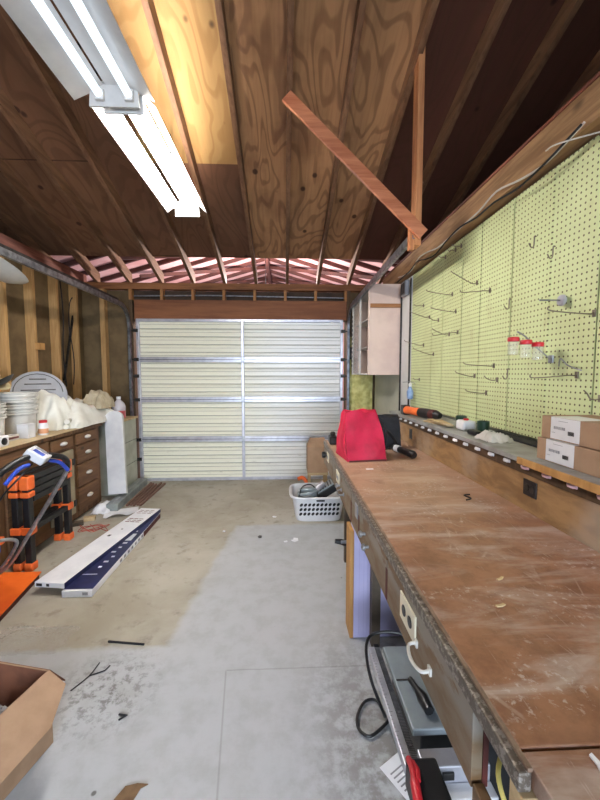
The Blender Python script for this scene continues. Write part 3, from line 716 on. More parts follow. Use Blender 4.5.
for x, y, r, lb in ((.565, .91, .5, 'curled pale wood chip on the bench right of the scratches'), (.43, .455, 1.4, 'white paint flake beside the near seam of the bench top'), (.50, .80, .2, 'tiny pale wood chip in the middle of the bench top')):
    M = Matrix.Translation((x, y, .9015)) @ Matrix.Rotation(r, 4, 'Z')
    single('wood_chip', prism(BM(), [(-.012, -.003), (.0, -.005), (.013, -.001), (.010, .004), (-.002, .002), (-.013, .003)], .003, M), m_lightwood if 'wood' in lb else m_paper, lb, 'debris')
# shelf things
t = thing('cordless_tool', 'orange and black cordless hand tool lying on the far shelf', 'power tool', (1.03, 2.88, 1.108))
part('battery', box(BM(), .945, 1.0, 2.88, 2.95, 1.109, 1.185, .006), m_black, t)
part('grip', tube(BM(), [(.97, 2.88, 1.148), (.99, 2.80, 1.148), (1.02, 2.72, 1.146)], [.032, .028, .034], 14), m_orange, t, True)
part('head', tube(BM(), [(1.02, 2.72, 1.146), (1.04, 2.66, 1.146), (1.08, 2.56, 1.142), (1.09, 2.53, 1.140)], [.034, .036, .032, .020], 14), m_black, t, True)
part('collar', tube(BM(), [(1.058, 2.615, 1.144), (1.075, 2.572, 1.143)], .0355, 14), m_maroon, t, True)
for k, (x, y, a) in enumerate(((1.00, 2.36, .2), (1.03, 2.32, -.15), (.985, 2.30, .05))):
    M = Matrix.Translation((x, y, 1.1082+.009*k)) @ Matrix.Rotation(a, 4, 'Z')
    single('wood_scrap', box(BM(), -.02, .02, -.13, .13, 0, .008, .001, M), m_lightwood, ('bottom', 'middle', 'top')[k]+' of three thin wooden scraps stacked on the shelf', 'wood scrap', 'thin scraps on the shelf')
t = thing('small_container', 'white tub with a red knob between two dark green cups on shelf', 'container', (1.06, 2.10, 1.108))
part('body', box(BM(), 1.02, 1.10, 2.05, 2.15, 1.109, 1.165, .012), m_white, t)
part('knob', lathe(BM(), [(.012, 0), (.016, .006), (.012, .012)], (1.06, 2.10, 1.165), 14), m_red, t, True)
for y, lb in ((2.24, 'dark green cup on the far side of the white tub'), (1.985, 'dark green cup on the near side of the white tub')):
    single('green_cup', lathe(BM(), [(.024, 0), (.03, .005), (.032, .065), (.027, .067), (.025, .01)], (1.10, y, 1.1085), 20), m_darkgreen, lb, 'cup', 'green cups', smooth=True)
single('spring_clamp', box(BM(), 1.0, 1.04, 1.87, 1.97, 1.1085, 1.135, .008), m_black, 'small black lump beside the clear crumpled bag on shelf', 'clamp')
def crumple(cx, cy, z, sx, sy, h, seed, n=16, sharp=9):
    bm = BM(); bmesh.ops.create_grid(bm, x_segments=n, y_segments=n, size=.5)
    for v in bm.verts:
        u, q = v.co.x, v.co.y; r = min(1, 2*max(abs(u), abs(q)))
        nn = noise.noise(Vector((u*sharp+seed, q*sharp, seed))); n2 = noise.noise(Vector((u*3+seed, q*3, seed+5)))
        edge = 1+.18*noise.noise(Vector((u*4, q*4, seed+9)))
        v.co = Vector((cx+u*sx*edge, cy+q*sy*edge, z+max(.0, (1-r**2.5)*h*(.75+.5*n2)+abs(nn)*h*.3)))
    return bm
single('plastic_bag', crumple(1.03, 1.76, 1.1095, .12, .17, .05, 4), m_clear.copy() if 0 else clear('milky_plastic', (226, 222, 216), .2, .7), 'small clear crumpled plastic bag on the shelf', 'plastic bag', smooth=True)
single('dark_shelf_strip', box(BM(), 1.12, XR-.01, 1.52, 2.0, 1.1085, 1.118, .001), m_blackfab, 'dark strip lying at the foot of the pegboard', 'cloth strip')  # thin dark strip along the back of the shelf
# two parcels
for z, dx, lb in ((1.1105, 0, 'lower one of two small cardboard parcels with white labels'), (1.196, .006, 'upper parcel lying on top of the other labelled cardboard parcel')):
    t = thing('cardboard_parcel', lb, 'box', (1.085+dx, 1.19, z), group='labelled parcels')
    x_, y_ = .985+dx, 1.385-dx*2
    part('carton', box(BM(), x_, x_+.20, y_-.38, y_, z+.0005, z+.083, .002), m_card, t)
    lbm = part('label', box(BM(), x_-.001, x_-.0002, y_-.185, y_-.05, z+.004, z+.0825), m_white, t)
    part('label_top', box(BM(), x_-.001, x_+.10, y_-.185, y_-.05, z+.0832, z+.0838), m_white, t)
    bm = BM()
    y_ -= .012
    for i, (a, b) in enumerate(((.050, .056), (.058, .064), (.066, .070), (.073, .079), (.082, .085), (.088, .094), (.096, .104))):
        box(bm, x_-.0016, x_-.0011, y_-b-.004, y_-a-.004, z+.040, z+.050)
    box(bm, x_-.0016, x_-.0011, y_-.12, y_-.075, z+.070, z+.0715); box(bm, x_-.0016, x_-.0011, y_-.062, y_-.045, z+.026, z+.0275)
    part('print', bm, m_ink, lbm)
    bm = BM()
    for i in range(9): box(bm, x_-.0016, x_-.0011, y_-.122-.0032*i-.0018, y_-.122-.0032*i, z+.026, z+.040)
    part('barcode', bm, m_black, lbm)

# ------------------------------------------------------------ under the right bench
t = thing('foam_board', 'lilac foam board standing under the bench', 'foam board', (.45, 1.93, 0))
part('sheet', box(BM(), .372, .66, 1.90, 2.0, .002, .62, .003), m_foam, t)
bm = BM()
for x in (.40, .425, .445, .47): box(bm, x, x+.0015, 1.899, 1.8998, .02, .60)
part('score_line', bm, pm('lilac_line', (160, 155, 198), (154, 149, 192)), t)
single('wood_board', box(BM(), .352, .371, 1.90, 2.03, .001, .60, .001), m_chip, 'tan wooden board on edge against the lilac foam board', 'board')
t = thing('bar_clamp', 'black clamp sticking out from under the bench above the wooden board', 'clamp', (.40, 2.3, .33))
part('jaw', tube(BM(), [(.325, 2.3, .36), (.36, 2.3, .355), (.40, 2.3, .34), (.44, 2.3, .33)], [.014, .018, .02, .016], 10), m_black, t, True)
part('plate', box(BM(), .36, .43, 2.27, 2.285, .355, .372, .002), m_steel, t)
part('bar', box(BM(), .43, .455, 2.29, 2.31, .001, .799, .001), m_darksteel, t)
# table saw
ts = thing('table_saw', 'grey table saw under the bench with aluminium fence rail and red lever', 'table saw', (.60, 1.2, 0))
part('table', box(BM(), .405, .85, 1.08, 1.44, .285, .31, .004), m_lgrey, ts)
part('cabinet', box(BM(), .44, .82, 1.10, 1.42, .0, .284, .006), m_black, ts)
part('fence_rail', box(BM(), .343, .368, .97, 1.43, .285, .318, .003), m_alu, ts)
part('rack', box(BM(), .371, .392, .985, 1.46, .28, .306, .002), m_black, ts)
bm = BM()
for k in range(90): box(bm, .3725, .3905, .990+.005*k, .992+.005*k, .3062, .308)
for k in range(4): box(bm, .378, .385, 1.03+.11*k, 1.037+.11*k, .3062, .309)
part('rack_teeth', bm, m_steel, ts)
bm = BM()
for k in range(30): box(bm, .345, .351 if k % 5 else .357, 1.0+.0135*k, 1.0015+.0135*k, .3185, .319)
part('ruler_marks', bm, m_ink, ts)
part('seam', box(BM(), .41, .47, 1.265, 1.272, .3105, .312), m_black, ts)
part('lock_housing', box(BM(), .345, .435, .84, .975, .25, .335, .008), m_black, ts)
part('lock_post', box(BM(), .352, .425, .70, .85, .20, .315, .012), m_black, ts)
bm = BM(); tube(bm, spline([(.352, .965, .34), (.350, .93, .352), (.342, .87, .345), (.335, .80, .33), (.338, .70, .31)], 5), [.009]*8+[.013]*13, 10)
part('lever', bm, m_red, ts, True)
part('lever_tip', tube(BM(), [(.360, .955, .34), (.362, .925, .352), (.355, .90, .35)], .008, 10), m_red, ts, True)
bm = BM(); tube(bm, [(.452, 1.245, .335), (.462, 1.205, .335), (.47, 1.17, .332), (.475, 1.12, .33)], [.010, .010, .020, .016], 10)
part('push_handle', bm, m_black, ts, True)
part('front_plate', box(BM(), .40, .60, .975, 1.03, .24, .30, .004), m_alu, ts)
part('lower_plate', box(BM(), .395, .60, .93, .974, .12, .25, .003), m_white, ts)
part('front_switch', box(BM(), .455, .49, .968, .9745, .262, .285, .002), m_black, ts)
single('extension_cable', tube(BM(), spline([(.55, 1.46, .33), (.45, 1.475, .345), (.37, 1.47, .34), (.335, 1.43, .33), (.325, 1.37, .30), (.335, 1.32, .25), (.375, 1.30, .15), (.41, 1.42, .03), (.40, 1.50, .012), (.35, 1.50, .012), (.305, 1.44, .012), (.295, 1.38, .012), (.33, 1.345, .012), (.38, 1.37, .012), (.43, 1.41, .012)], 8), .006, 8), m_black, 'black power cable looping out on the floor beside the table saw', 'cable', smooth=True)
M = Matrix.Translation((.425, 1.20, .003)) @ Matrix.Rotation(.55, 4, 'Z') @ Matrix.Diagonal((.72, .72, 1, 1))
t = thing('instruction_sheet', 'white printed sheet on the floor under the table saw end', 'paper', (.40, 1.20, .002))
part('sheet', box(BM(), -.07, .10, -.13, .10, 0, .002, 0, M), m_paper, t)
bm = BM()
for k in range(7): box(bm, -.05, .04, -.09+.022*k, -.083+.022*k, .0022, .0026, 0, M)
part('print', bm, m_ink, t)

# ------------------------------------------------------------ laundry basket and box at the door
lb_ = thing('laundry_basket', 'white plastic laundry basket with rows of oval holes', 'basket', (.34, 3.60, 0))
BX, BYc, wx, wy, hb = .335, 3.68, .50, .44, .240
def ringpts(z, sx, sy, n=40, r=.28):
    out = []
    for i in range(n):
        a = 2*math.pi*i/n; c, s = math.cos(a), math.sin(a); p = .28
        out.append((BX+sx/2*math.copysign(abs(c)**(p*1.6), c), BYc+sy/2*math.copysign(abs(s)**(p*1.6), s), z))
    return out
bm = BM(); lv = [(0.003, wx*.90, wy*.88), (.03, wx*.92, wy*.90), (hb, wx*1.05, wy*1.04)]
rings = [[bm.verts.new(p) for p in ringpts(z, a, b)] for z, a, b in lv]
for A, B in zip(rings, rings[1:]):
    for k in range(40): bm.faces.new((A[k], A[(k+1) % 40], B[(k+1) % 40], B[k]))
bm.faces.new(rings[0][::-1])
# inner wall
inn = [[bm.verts.new((BX+(p[0]-BX)*.975, BYc+(p[1]-BYc)*.975, p[2]+.004)) for p in ringpts(z, a, b)] for z, a, b in lv]
for A, B in zip(inn, inn[1:]):
    for k in range(40): bm.faces.new((A[k], B[k], B[(k+1) % 40], A[(k+1) % 40]))
bm.faces.new(inn[0])
for k in range(40): bm.faces.new((rings[-1][k], rings[-1][(k+1) % 40], inn[-1][(k+1) % 40], inn[-1][k]))
bk = part('tub', bm, m_white, lb_, True)
part('rim', tube(BM(), ringpts(hb+.004, wx*1.10, wy*1.09), .013, 8, True), m_white, lb_, True)
bm = BM()
for r in range(3):
    for k in range(10):
        z = .075+.047*r; f_ = (z-.03)/(hb-.03); yy = BYc-wy*(.90+.14*f_)/2-.0015
        x = BX-.178+.0395*k+ .003*r; z += .008
        M = Matrix.Translation((x, yy, z)) @ Matrix.Rotation(math.pi/2, 4, 'X') @ Matrix.Rotation(-.75, 4, 'Z') @ Matrix.Diagonal((.0125, .018, 1, 1))
        prism(bm, [(math.cos(a*math.pi/6), math.sin(a*math.pi/6)) for a in range(12)], .002, M)
part('holes', bm, m_blackfab, lb_)
part('handle_slot', box(BM(), BX-.03, BX+.05, BYc-wy*.545-.016, BYc-wy*.545+.0, hb-.022, hb-.006, .004), m_black, lb_)
bc = thing('black_case', 'black case leaning among the things in the white basket', 'case', (.44, 3.60, .08))
M = Matrix.Translation((.44, 3.66, .27)) @ Matrix.Rotation(-.55, 4, 'Y')
part('shell', box(BM(), -.12, .12, -.10, .09, -.035, .035, .008, M), m_black, bc)
part('grille', box(BM(), -.11, .11, -.09, .08, .0355, .048, .003, M), m_lgrey, bc)
bm = BM()
for k in range(7): box(bm, -.10+.03*k, -.088+.03*k, -.08, .07, .0482, .050, 0, M)
part('grille_slot', bm, m_black, bc)
t = thing('cord_coil', 'white and grey coil of hose lying in the basket left half', 'hose', (.23, 3.60, .1))
bm = BM()
for k, (r, z) in enumerate(((.09, .20), (.085, .235), (.09, .262), (.075, .285))):
    tube(bm, [(.235+r*math.cos(a*math.pi/10), 3.60+r*math.sin(a*math.pi/10), z+.02*math.sin(a*math.pi/10+k)) for a in range(20)], .017, 8, True)
part('hose', bm, m_lgrey, t, True)
part('dark_cord', tube(BM(), spline([(.15, 3.54, .24), (.17, 3.55, .32), (.25, 3.57, .345), (.31, 3.56, .30), (.33, 3.53, .22)], 6), .006), m_black, t, True)
single('silver_duct', tube(BM(), [(.25, 3.54, .24), (.32, 3.58, .29), (.39, 3.62, .34)], [.02, .026, .03], 12), m_alu, 'silver tube slanting across the middle of the basket', 'tube', smooth=True)
t = thing('step_stool', 'low pale wooden stand behind the basket carrying a cardboard box', 'stool', (.37, 4.25, 0))
part('seat', box(BM(), .27, .50, 4.15, 4.40, .27, .30, .003), m_lightwood, t)
for x in (.28, .47):
    for y in (4.16, 4.37): part('leg', box(BM(), x, x+.022, y, y+.022, .001, .27), m_lightwood, t)
t = thing('cardboard_box', 'small brown cardboard box with open flaps behind the laundry basket', 'box', (.38, 4.27, .30))
part('body', box(BM(), .265, .50, 4.15, 4.38, .301, .60, .003), m_card, t)
part('flap', slab(BM(), [(.265, 4.152, .60), (.50, 4.152, .60), (.46, 4.22, .70), (.30, 4.23, .69)], .004), m_card, t)
part('flap', slab(BM(), [(.27, 4.375, .60), (.27, 4.16, .60), (.31, 4.18, .685), (.31, 4.34, .685)], .004), m_card, t)
single('orange_clamp', tube(BM(), spline([(.16, 3.98, .02), (.20, 3.96, .14), (.24, 3.98, .24), (.20, 4.0, .29), (.15, 3.98, .28)], 5), .02, 8), m_orange, 'orange curved item standing on the floor behind the basket', 'tool', smooth=True)
single('copper_reel', lathe(BM(), [(.04, 0), (.04, .012), (.022, .014), (.022, .05), (.04, .052), (.04, .06)], (.315, 4.22, .20-.20), 18), pm('copper', (170, 100, 60), (140, 76, 44), 9, .4, .6), 'copper coloured reel on the floor under the pale stand', 'reel', smooth=True)

# ------------------------------------------------------------ left workbench
lw = thing('storage_bench', 'brown wooden left workbench with drawers and a cupboard door', 'workbench', (-2.25, 3.4, 0))
part('carcass', box(BM(), -2.535, -2.02, 2.52, 4.09, .03, .868), m_cabwood, lw)
part('plinth', box(BM(), -2.53, -2.06, 2.53, 4.08, .0, .029), m_maroon, lw)
part('top', box(BM(), -2.545, -1.985, 2.50, 4.11, .869, .898, .003), m_cabwood, lw)
part('top_sheet', box(BM(), -2.54, -1.99, 2.51, 3.72, .8985, .904, .001), m_benchply, lw)
def cup(parent, y, z):
    bm = BM(); lathe(bm, [(.034, 0), (.034, .006), (.028, .018), (.012, .026)], (-1.9985, y, z), 14, Matrix.Rotation(math.pi/2, 4, 'Y') @ Matrix.Diagonal((.55, 1.4, 1, 1)))
    part('cup_pull', bm, m_offwhite, parent, True)
for y0, y1, zs in ((3.62, 4.00, ((.75, .85), (.56, .73), (.33, .54), (.09, .31))), (3.24, 3.56, ((.75, .85),))):
    for z0, z1 in zs:
        d = part('drawer', box(BM(), -2.019, -2.0, y0, y1, z0, z1, .004), m_cabface, lw); cup(d, (y0+y1)/2, (z0+z1)/2)
d = part('cupboard_door', box(BM(), -2.019, -2.0, 3.20, 3.56, .10, .72, .003), m_door_panel, lw)
for z in (.2, .6): part('hinge', box(BM(), -1.9995, -1.994, 3.53, 3.57, z-.03, z+.03, .001), m_darksteel, d)
d = part('cupboard_door', box(BM(), -2.019, -2.0, 2.70, 3.16, .10, .72, .003), m_cabface, lw)
part('hinge', box(BM(), -1.9995, -1.994, 3.13, 3.17, .57, .63, .001), m_darksteel, d)
part('frame_rail', box(BM(), -2.019, -2.002, 2.53, 3.20, .74, .86, .002), m_cabface, lw)
# small end cabinet
t = thing('small_cabinet', 'pale green cabinet with a light wooden top at the door corner', 'cabinet', (-2.1, 4.60, 0))
part('body', box(BM(), -2.33, -1.90, 4.34, 4.80, .001, .865, .002), m_green, t)
part('top', box(BM(), -2.35, -1.88, 4.32, 4.82, .866, .89, .003), m_lightwood, t)
bm = BM(); box(bm, -1.8995, -1.897, 4.38, 4.79, .60, .604); box(bm, -1.8995, -1.897, 4.38, 4.79, .32, .324); part('drawer_gap', bm, m_darksteel, t)
t = thing('detergent_jug', 'translucent jug half full of red liquid in the corner', 'jug', (-2.02, 4.60, .891))
part('liquid', lathe(BM(), [(.068, 0), (.075, .008), (.075, .085), (.074, .09)], (-2.02, 4.60, .892), 20), m_redliquid, t, True)
part('body', lathe(BM(), [(.0755, .0905), (.0765, .14), (.062, .18), (.028, .215), (.022, .235)], (-2.02, 4.60, .892), 20), m_jug, t, True)
part('cap', lathe(BM(), [(.026, .235), (.026, .26), (.02, .262)], (-2.02, 4.60, .892), 16), m_white, t, True)
# leaning white board
lbw = thing('leaning_board', 'white rounded top board leaning against the left bench end', 'board', (-1.86, 4.2, 0))
poly = [(-.105, 0), (.105, 0), (.105, .85)]
for k in range(1, 8): a = k/8*math.pi; poly.append((.0+.105*math.cos(a), .85+.075*math.sin(a)))
poly.append((-.105, .85))
Mb = Matrix.Translation((-1.845, 4.13, .098)) @ Matrix.Rotation(math.radians(-8), 4, 'Z') @ Matrix.Rotation(math.radians(-6.0), 4, 'Y') @ Matrix.Rotation(math.radians(90-8), 4, 'X')
part('face', prism(BM(), poly, .004, Mb @ Matrix.Translation((0, 0, .0305))), m_white, lbw)
part('core', prism(BM(), [(x*.995-.0, y) for x, y in poly], .03, Mb), m_offwhite, lbw)
# bucket stacks
def bucket(x, y, z, lb, first=None, mt=m_offwhite):
    if first: return dup(first, (x, y, z), None, lb)
    b = thing('bucket', lb, 'bucket', (x, y, z), group='nested white buckets')
    part('pail', lathe(BM(), [(.118, 0), (.12, .004), (.128, .20), (.126, .20), (.117, .008)], (0, 0, 0), 28), mt, b, True, world=False)
    prof = [(.137, .175), (.142, .177), (.142, .184), (.136, .186), (.136, .198), (.143, .200), (.143, .208), (.128, .210), (.126, .2)]
    bm = BM(); rr = []
    n = 28
    for r, z_ in prof: rr.append([bm.verts.new((r*math.cos(2*math.pi*k/n), r*math.sin(2*math.pi*k/n), z_)) for k in range(n)])
    for A, B in zip(rr, rr[1:]):
        for k in range(n): bm.faces.new((A[k], A[(k+1) % n], B[(k+1) % n], B[k]))
    part('rim', bm, mt, b, True, world=False); return b
words = ('bottom', 'second from bottom', 'third from bottom', 'top')
b0 = None
for k in range(4):
    o = bucket(-2.34, 3.36, .905+.052*k, 'white plastic bucket, %s of the stack in front of the grey disc' % words[k], b0); b0 = b0 or o
for k in range(3):
    bucket(-2.345, 2.98, .905+.045*k, 'white plastic bucket, %s of the shorter stack cut by the frame' % ('bottom', 'middle', 'top')[k], b0)
t = thing('round_lid', 'large grey slotted plastic disc leaning behind the white buckets', 'plastic disc', (-2.40, 3.72, .90))
Md = Matrix.Translation((-2.385, 3.70, 1.225)) @ Matrix.Rotation(math.radians(38), 4, 'Z') @ Matrix.Rotation(math.radians(72), 4, 'X')
n = 40; prof = [(.232, 0), (.24, .008), (.237, .022), (.222, .026), (.20, .020), (.12, .024), (.02, .026)]
part('disc', lathe(BM(), prof, (0, 0, 0), n, Md), m_grey, t, True)
bm = BM()
for dy in (-.02, .04, .10, .15):
    wd = .14-(.0 if dy < .1 else (dy-.06)*.8)
    box(bm, -wd, wd, dy, dy+.010, .0205, .0285, 0, Md)
for k in range(12):
    a = k/12*math.pi
    tube(bm, [Md @ Vector((.2*math.cos(a), .02+.19*math.sin(a), .0235)), Md @ Vector((.2*math.cos(a+math.pi/12), .02+.19*math.sin(a+math.pi/12), .0235))], .0035, 6)
part('slot', bm, m_darksteel, t)
t = thing('black_tray', 'dark tilted pan shape above the left bucket stack', 'tray', (-2.35, 3.10, 1.2))
Mp = Matrix.Translation((-2.30, 3.08, 1.33)) @ Matrix.Rotation(math.radians(-30), 4, 'Y') @ Matrix.Rotation(math.radians(15), 4, 'X')
part('pan', lathe(BM(), [(.10, 0), (.14, .025), (.145, .03), (.13, .028), (.09, .008)], (0, 0, 0), 28, Mp), m_black, t, True)
single('straw_hat', lathe(BM(), [(.17, 0), (.165, .01), (.08, .02), (.07, .07), (.03, .085)], (-2.42, 3.12, 1.385), 24, Matrix.Rotation(.5, 4, 'Y')), pm('straw', (214, 200, 160), (196, 178, 136), 9, .8), 'pale straw coloured lid lying over the dark pan', 'lid', smooth=True)
# drop cloths
def cloth(xa, xb, ya, yb, z0, hf, seed, over=0, th=.006, nx=26, ny=34):
    bm = BM(); g = []
    for j in range(ny+1):
        row = []
        for i in range(nx+1):
            u, q = i/nx, j/ny
            x = xa+(xb-xa)*u; y = ya+(yb-ya)*q
            e = min(u*4, (1-u)*4, q*4, (1-q)*4, 1)**.6
            fold = abs(noise.noise(Vector((x*5+seed, y*2.5, seed))))*.11 + abs(noise.noise(Vector((x*3+y*7, y*3-x*4, seed*2))))*.06
            z = z0+hf(u, q)*e+fold*e*.7
            z += abs(noise.noise(Vector((x*11+y*6, y*4+seed, seed))))*.05*e
            x += .03*noise.noise(Vector((q*6, seed, 1))); y += .03*noise.noise(Vector((u*6, seed, 2)))
            row.append(bm.verts.new((x, y, z)))
        g.append(row)
    for j in range(ny):
        for i in range(nx): bm.faces.new((g[j][i], g[j][i+1], g[j+1][i+1], g[j+1][i]))
    return bm
single('folded_drop_cloth', cloth(-2.46, -2.10, 3.50, 4.12, .906, lambda u, q: .22+.16*(1-u)*(1-q*.4), 3.1), m_canvas, 'upper crumpled canvas drop cloth heaped beside the buckets', 'drop cloth', smooth=True)
single('drop_cloth', cloth(-2.46, -1.975, 3.62, 4.50, .906, lambda u, q: .10+.20*(1-u)*(1-.5*q), 7.7), m_canvas, 'large off white drop cloth spread over the left bench corner', 'drop cloth', smooth=True)
for k, z in enumerate((.9065, .956)):
    bm = BM(); tube(bm, spline([(-2.06+.01*k, 3.56, z+.024), (-2.10, 3.72, z+.024), (-2.08, 3.9, z+.024)], 5), .024, 10)
    single('cloth_roll', bm, m_canvas, ('lower', 'upper')[k]+' rolled canvas edge stacked at the front of the bench', 'cloth roll', 'rolled cloths', smooth=True)
single('paper_bag', cloth(-2.24, -2.03, 4.18, 4.52, 1.04, lambda u, q: .20-.08*u, 12.3, nx=14, ny=14), pm('crumpled_paper', (196, 184, 158), (168, 154, 128), 9, .8), 'crumpled beige paper bag beside the red liquid jug', 'paper bag', smooth=True)
# small things on left bench
t = thing('white_carton', 'small white box at the front of the left bench', 'box', (-2.13, 3.12, .905))
part('body', box(BM(), -2.18, -2.09, 3.09, 3.18, .9045, 1.01, .003), m_white, t)
part('lid', box(BM(), -2.182, -2.088, 3.088, 3.182, 1.011, 1.022, .003), m_white, t)
t = thing('paint_jar', 'white jar with peach label and red cap beside small white box', 'jar', (-2.09, 3.28, .905))
part('body', lathe(BM(), [(.036, 0), (.038, .004), (.038, .09), (.03, .105)], (-2.09, 3.28, .905), 20), m_white, t, True)
part('label', lathe(BM(), [(.0385, .015), (.0388, .016), (.0388, .055), (.0385, .056)], (-2.09, 3.28, .905), 20), m_peach, t, True)
part('cap', lathe(BM(), [(.03, .105), (.031, .107), (.031, .125), (.026, .128)], (-2.09, 3.28, .905), 20), m_red, t, True)
t = thing('clip_light', 'white plug unit with a black round face at the frame edge', 'appliance', (-2.07, 2.73, .905))
part('body', box(BM(), -2.13, -2.03, 2.66, 2.80, .9045, .985, .012), m_white, t)
part('dial', lathe(BM(), [(.026, 0), (.026, .006), (.018, .01)], (-2.0295, 2.745, .945), 18, Matrix.Rotation(math.pi/2, 4, 'Y')), m_black, t, True)
t = thing('small_carton', 'low pink and white package behind the small white box', 'box', (-2.2, 3.03, .905))
part('body', box(BM(), -2.20, -2.14, 2.88, 3.06, .9045, .95, .003), m_offwhite, t)
part('stripe', box(BM(), -2.1395, -2.138, 2.89, 3.05, .92, .935), m_redink, t)
# wall items
t = thing('white_dish', 'shallow white round dish hung high on the left wall', 'dish', (-2.50, 3.35, 2.2))
Mw = Matrix.Translation((-2.47, 3.20, 2.31)) @ Matrix.Rotation(math.radians(-20), 4, 'X') @ Matrix.Rotation(math.radians(20), 4, 'Y')
part('bowl', lathe(BM(), [(.05, -.07), (.17, -.045), (.245, .005), (.262, .03), (.25, .03), (.16, -.02), (.04, -.045)], (.10, -.03, 0), 32, Mw), m_offwhite, t, True)
part('bracket', tube(BM(), [(-2.50, 3.25, 2.34), (-2.545, 3.33, 2.37)], .012), m_steel, t)
single('wood_block', box(BM(), XL+.001, XL+.05, 3.935, 4.02, 1.68, 1.75, .003), m_chip, 'small square wood block nailed to a left wall stud', 'wood block')
for pts, lb in ((((XL+.012, 4.40, 2.5), (XL+.02, 4.42, 2.1), (XL+.012, 4.40, 1.7), (XL+.015, 4.43, 1.3), (XL+.012, 4.42, 1.35)), 'thin dark cable running straight down the left wall'), (((XL+.02, 4.62, 2.34), (XL+.03, 4.54, 2.25), (XL+.02, 4.53, 2.0), (XL+.02, 4.60, 1.6), (XL+.02, 4.57, 1.3)), 'thin looping cable beside the corner of the left wall')):
    single('wall_cable', tube(BM(), spline(pts, 6), .006, 6), m_blackfab, lb, 'cable', smooth=True)
single('dark_rod', bar(BM(), (XL-.06, 4.52, 1.35), (XL-.05, 4.80, 2.32), .02, .02), m_darksteel, 'dark slanted rod in the last bay of the left wall', 'rod')
single('electric_conduit', tube(BM(), spline([(XL+.03, 2.0, 2.56), (XL+.03, 3.2, 2.555), (XL+.03, 4.8, 2.55)], 4), .012), m_darksteel, 'dark pipe running under the left wall plate', 'pipe', smooth=True)

# ------------------------------------------------------------ ladder and mower
ld = thing('telescoping_ladder', 'folded black ladder with orange joints beside the left bench', 'ladder', (-1.99, 2.95, 0))
for y in (2.70, 3.20):
    for x in (-1.935, -1.855):
        x -= (y-2.7)*.03; lean = .0
        lg = part('leg', bar(BM(), (x-lean, y, .05), (x, y, .70), .045, .05, (0, 1, 0), .004), m_black, ld)
        part('foot', box(BM(), x-lean-.030, x-lean+.030, y-.036, y+.036, .001, .06, .010), m_orange, lg)
        part('joint', box(BM(), x-.034, x+.034, y-.038, y+.038, .60, .70, .010), m_orange, lg)
        part('collar', box(BM(), x-.034, x+.034, y-.036, y+.036, .545, .585, .008), m_orange, lg)
        part('lower_joint', box(BM(), x-.036-lean*.6, x+.036-lean*.6, y-.036, y+.036, .27, .325, .008), m_orange, lg)
for x in (-1.942, -1.862):
    for k in range(4): part('rung', box(BM(), x-.028, x+.028, 2.735, 3.165, .50+.052*k, .545+.052*k, .006), m_black, ld)
    part('lower_rung', box(BM(), x-.022, x+.022, 2.74, 3.16, .275, .315, .006), m_black, ld)
part('lock_bar', box(BM(), -1.833, -1.828, 2.90, 3.06, .492, .498), m_orange, ld)
mo = thing('lawn_mower', 'push mower with silver tube handle, blue levers and white control box', 'lawn mower', (-2.1, 2.1, .045))
arm = [(-1.93, 2.42, .10), (-1.80, 2.42, .19), (-1.64, 2.40, .42), (-1.40, 2.365, .78), (-1.365, 2.355, .845)]
part('handle_tube', tube(BM(), spline(arm, 5), .0125, 12), m_steel, mo, True)
arm2 = [(-1.93, 1.86, .10), (-1.82, 1.86, .19), (-1.66, 1.87, .42), (-1.49, 1.88, .76), (-1.475, 1.885, .82)]
part('handle_tube', tube(BM(), spline(arm2, 5), .0125, 12), m_steel, mo, True)
part('grip', tube(BM(), spline([(-1.365, 2.355, .845), (-1.352, 2.33, .895), (-1.365, 2.28, .935), (-1.41, 2.16, .97), (-1.44, 2.05, .965), (-1.465, 1.95, .925), (-1.478, 1.90, .87), (-1.475, 1.885, .82)], 6), .017, 12), m_black, mo, True)
part('lower_loop', tube(BM(), spline([(-1.93, 2.36, .12), (-1.80, 2.34, .20), (-1.68, 2.32, .36), (-1.69, 2.30, .41), (-1.74, 2.20, .43), (-1.80, 1.95, .42), (-1.86, 1.92, .3), (-1.93, 1.90, .12)], 6), .011, 10), m_steel, mo, True)
Mc = Matrix.Translation((-1.415, 2.155, .965)) @ Matrix.Rotation(math.radians(15), 4, 'Z') @ Matrix.Rotation(math.radians(38), 4, 'Y')
cbx = part('control_box', box(BM(), -.055, .055, -.058, .058, -.02, .03, .008, Mc), m_white, mo)
part('blue_label', box(BM(), -.03, .03, -.045, -.004, .0302, .0318, 0, Mc), m_blue, cbx)
part('display', box(BM(), -.035, .035, .014, .042, .0302, .0318, 0, Mc), m_ink, cbx)
part('lever', tube(BM(), spline([(-1.395, 2.22, .925), (-1.36, 2.27, .90), (-1.335, 2.31, .84)], 5), .011, 10), m_blue, mo, True)
part('lever', tube(BM(), spline([(-1.42, 2.09, .93), (-1.43, 2.02, .92), (-1.45, 1.95, .86)], 5), .011, 10), m_blue, mo, True)
part('cable', tube(BM(), spline([(-1.42, 2.12, .93), (-1.46, 2.06, .86), (-1.56, 2.05, .74), (-1.7, 2.08, .5), (-1.95, 2.1, .22)], 6), .005, 6), m_black, mo, True)
part('deck', box(BM(), -2.42, -1.93, 1.84, 2.42, .09, .24, .03), m_black, mo)
part('motor', lathe(BM(), [(.13, 0), (.14, .02), (.13, .12), (.07, .15)], (-2.18, 2.12, .24), 24), m_blue, mo, True)
for x in (-2.36, -1.99):
    for y in (1.80, 2.45): part('wheel', lathe(BM(), [(.04, -.02), (.078, -.018), (.08, 0), (.078, .018), (.04, .02)], (x, y, .128), 20, Matrix.Rotation(math.pi/2, 4, 'X')), m_black, mo, True)
part('blue_clip', box(BM(), -1.80, -1.755, 2.25, 2.30, .33, .38, .008), m_blue, mo)
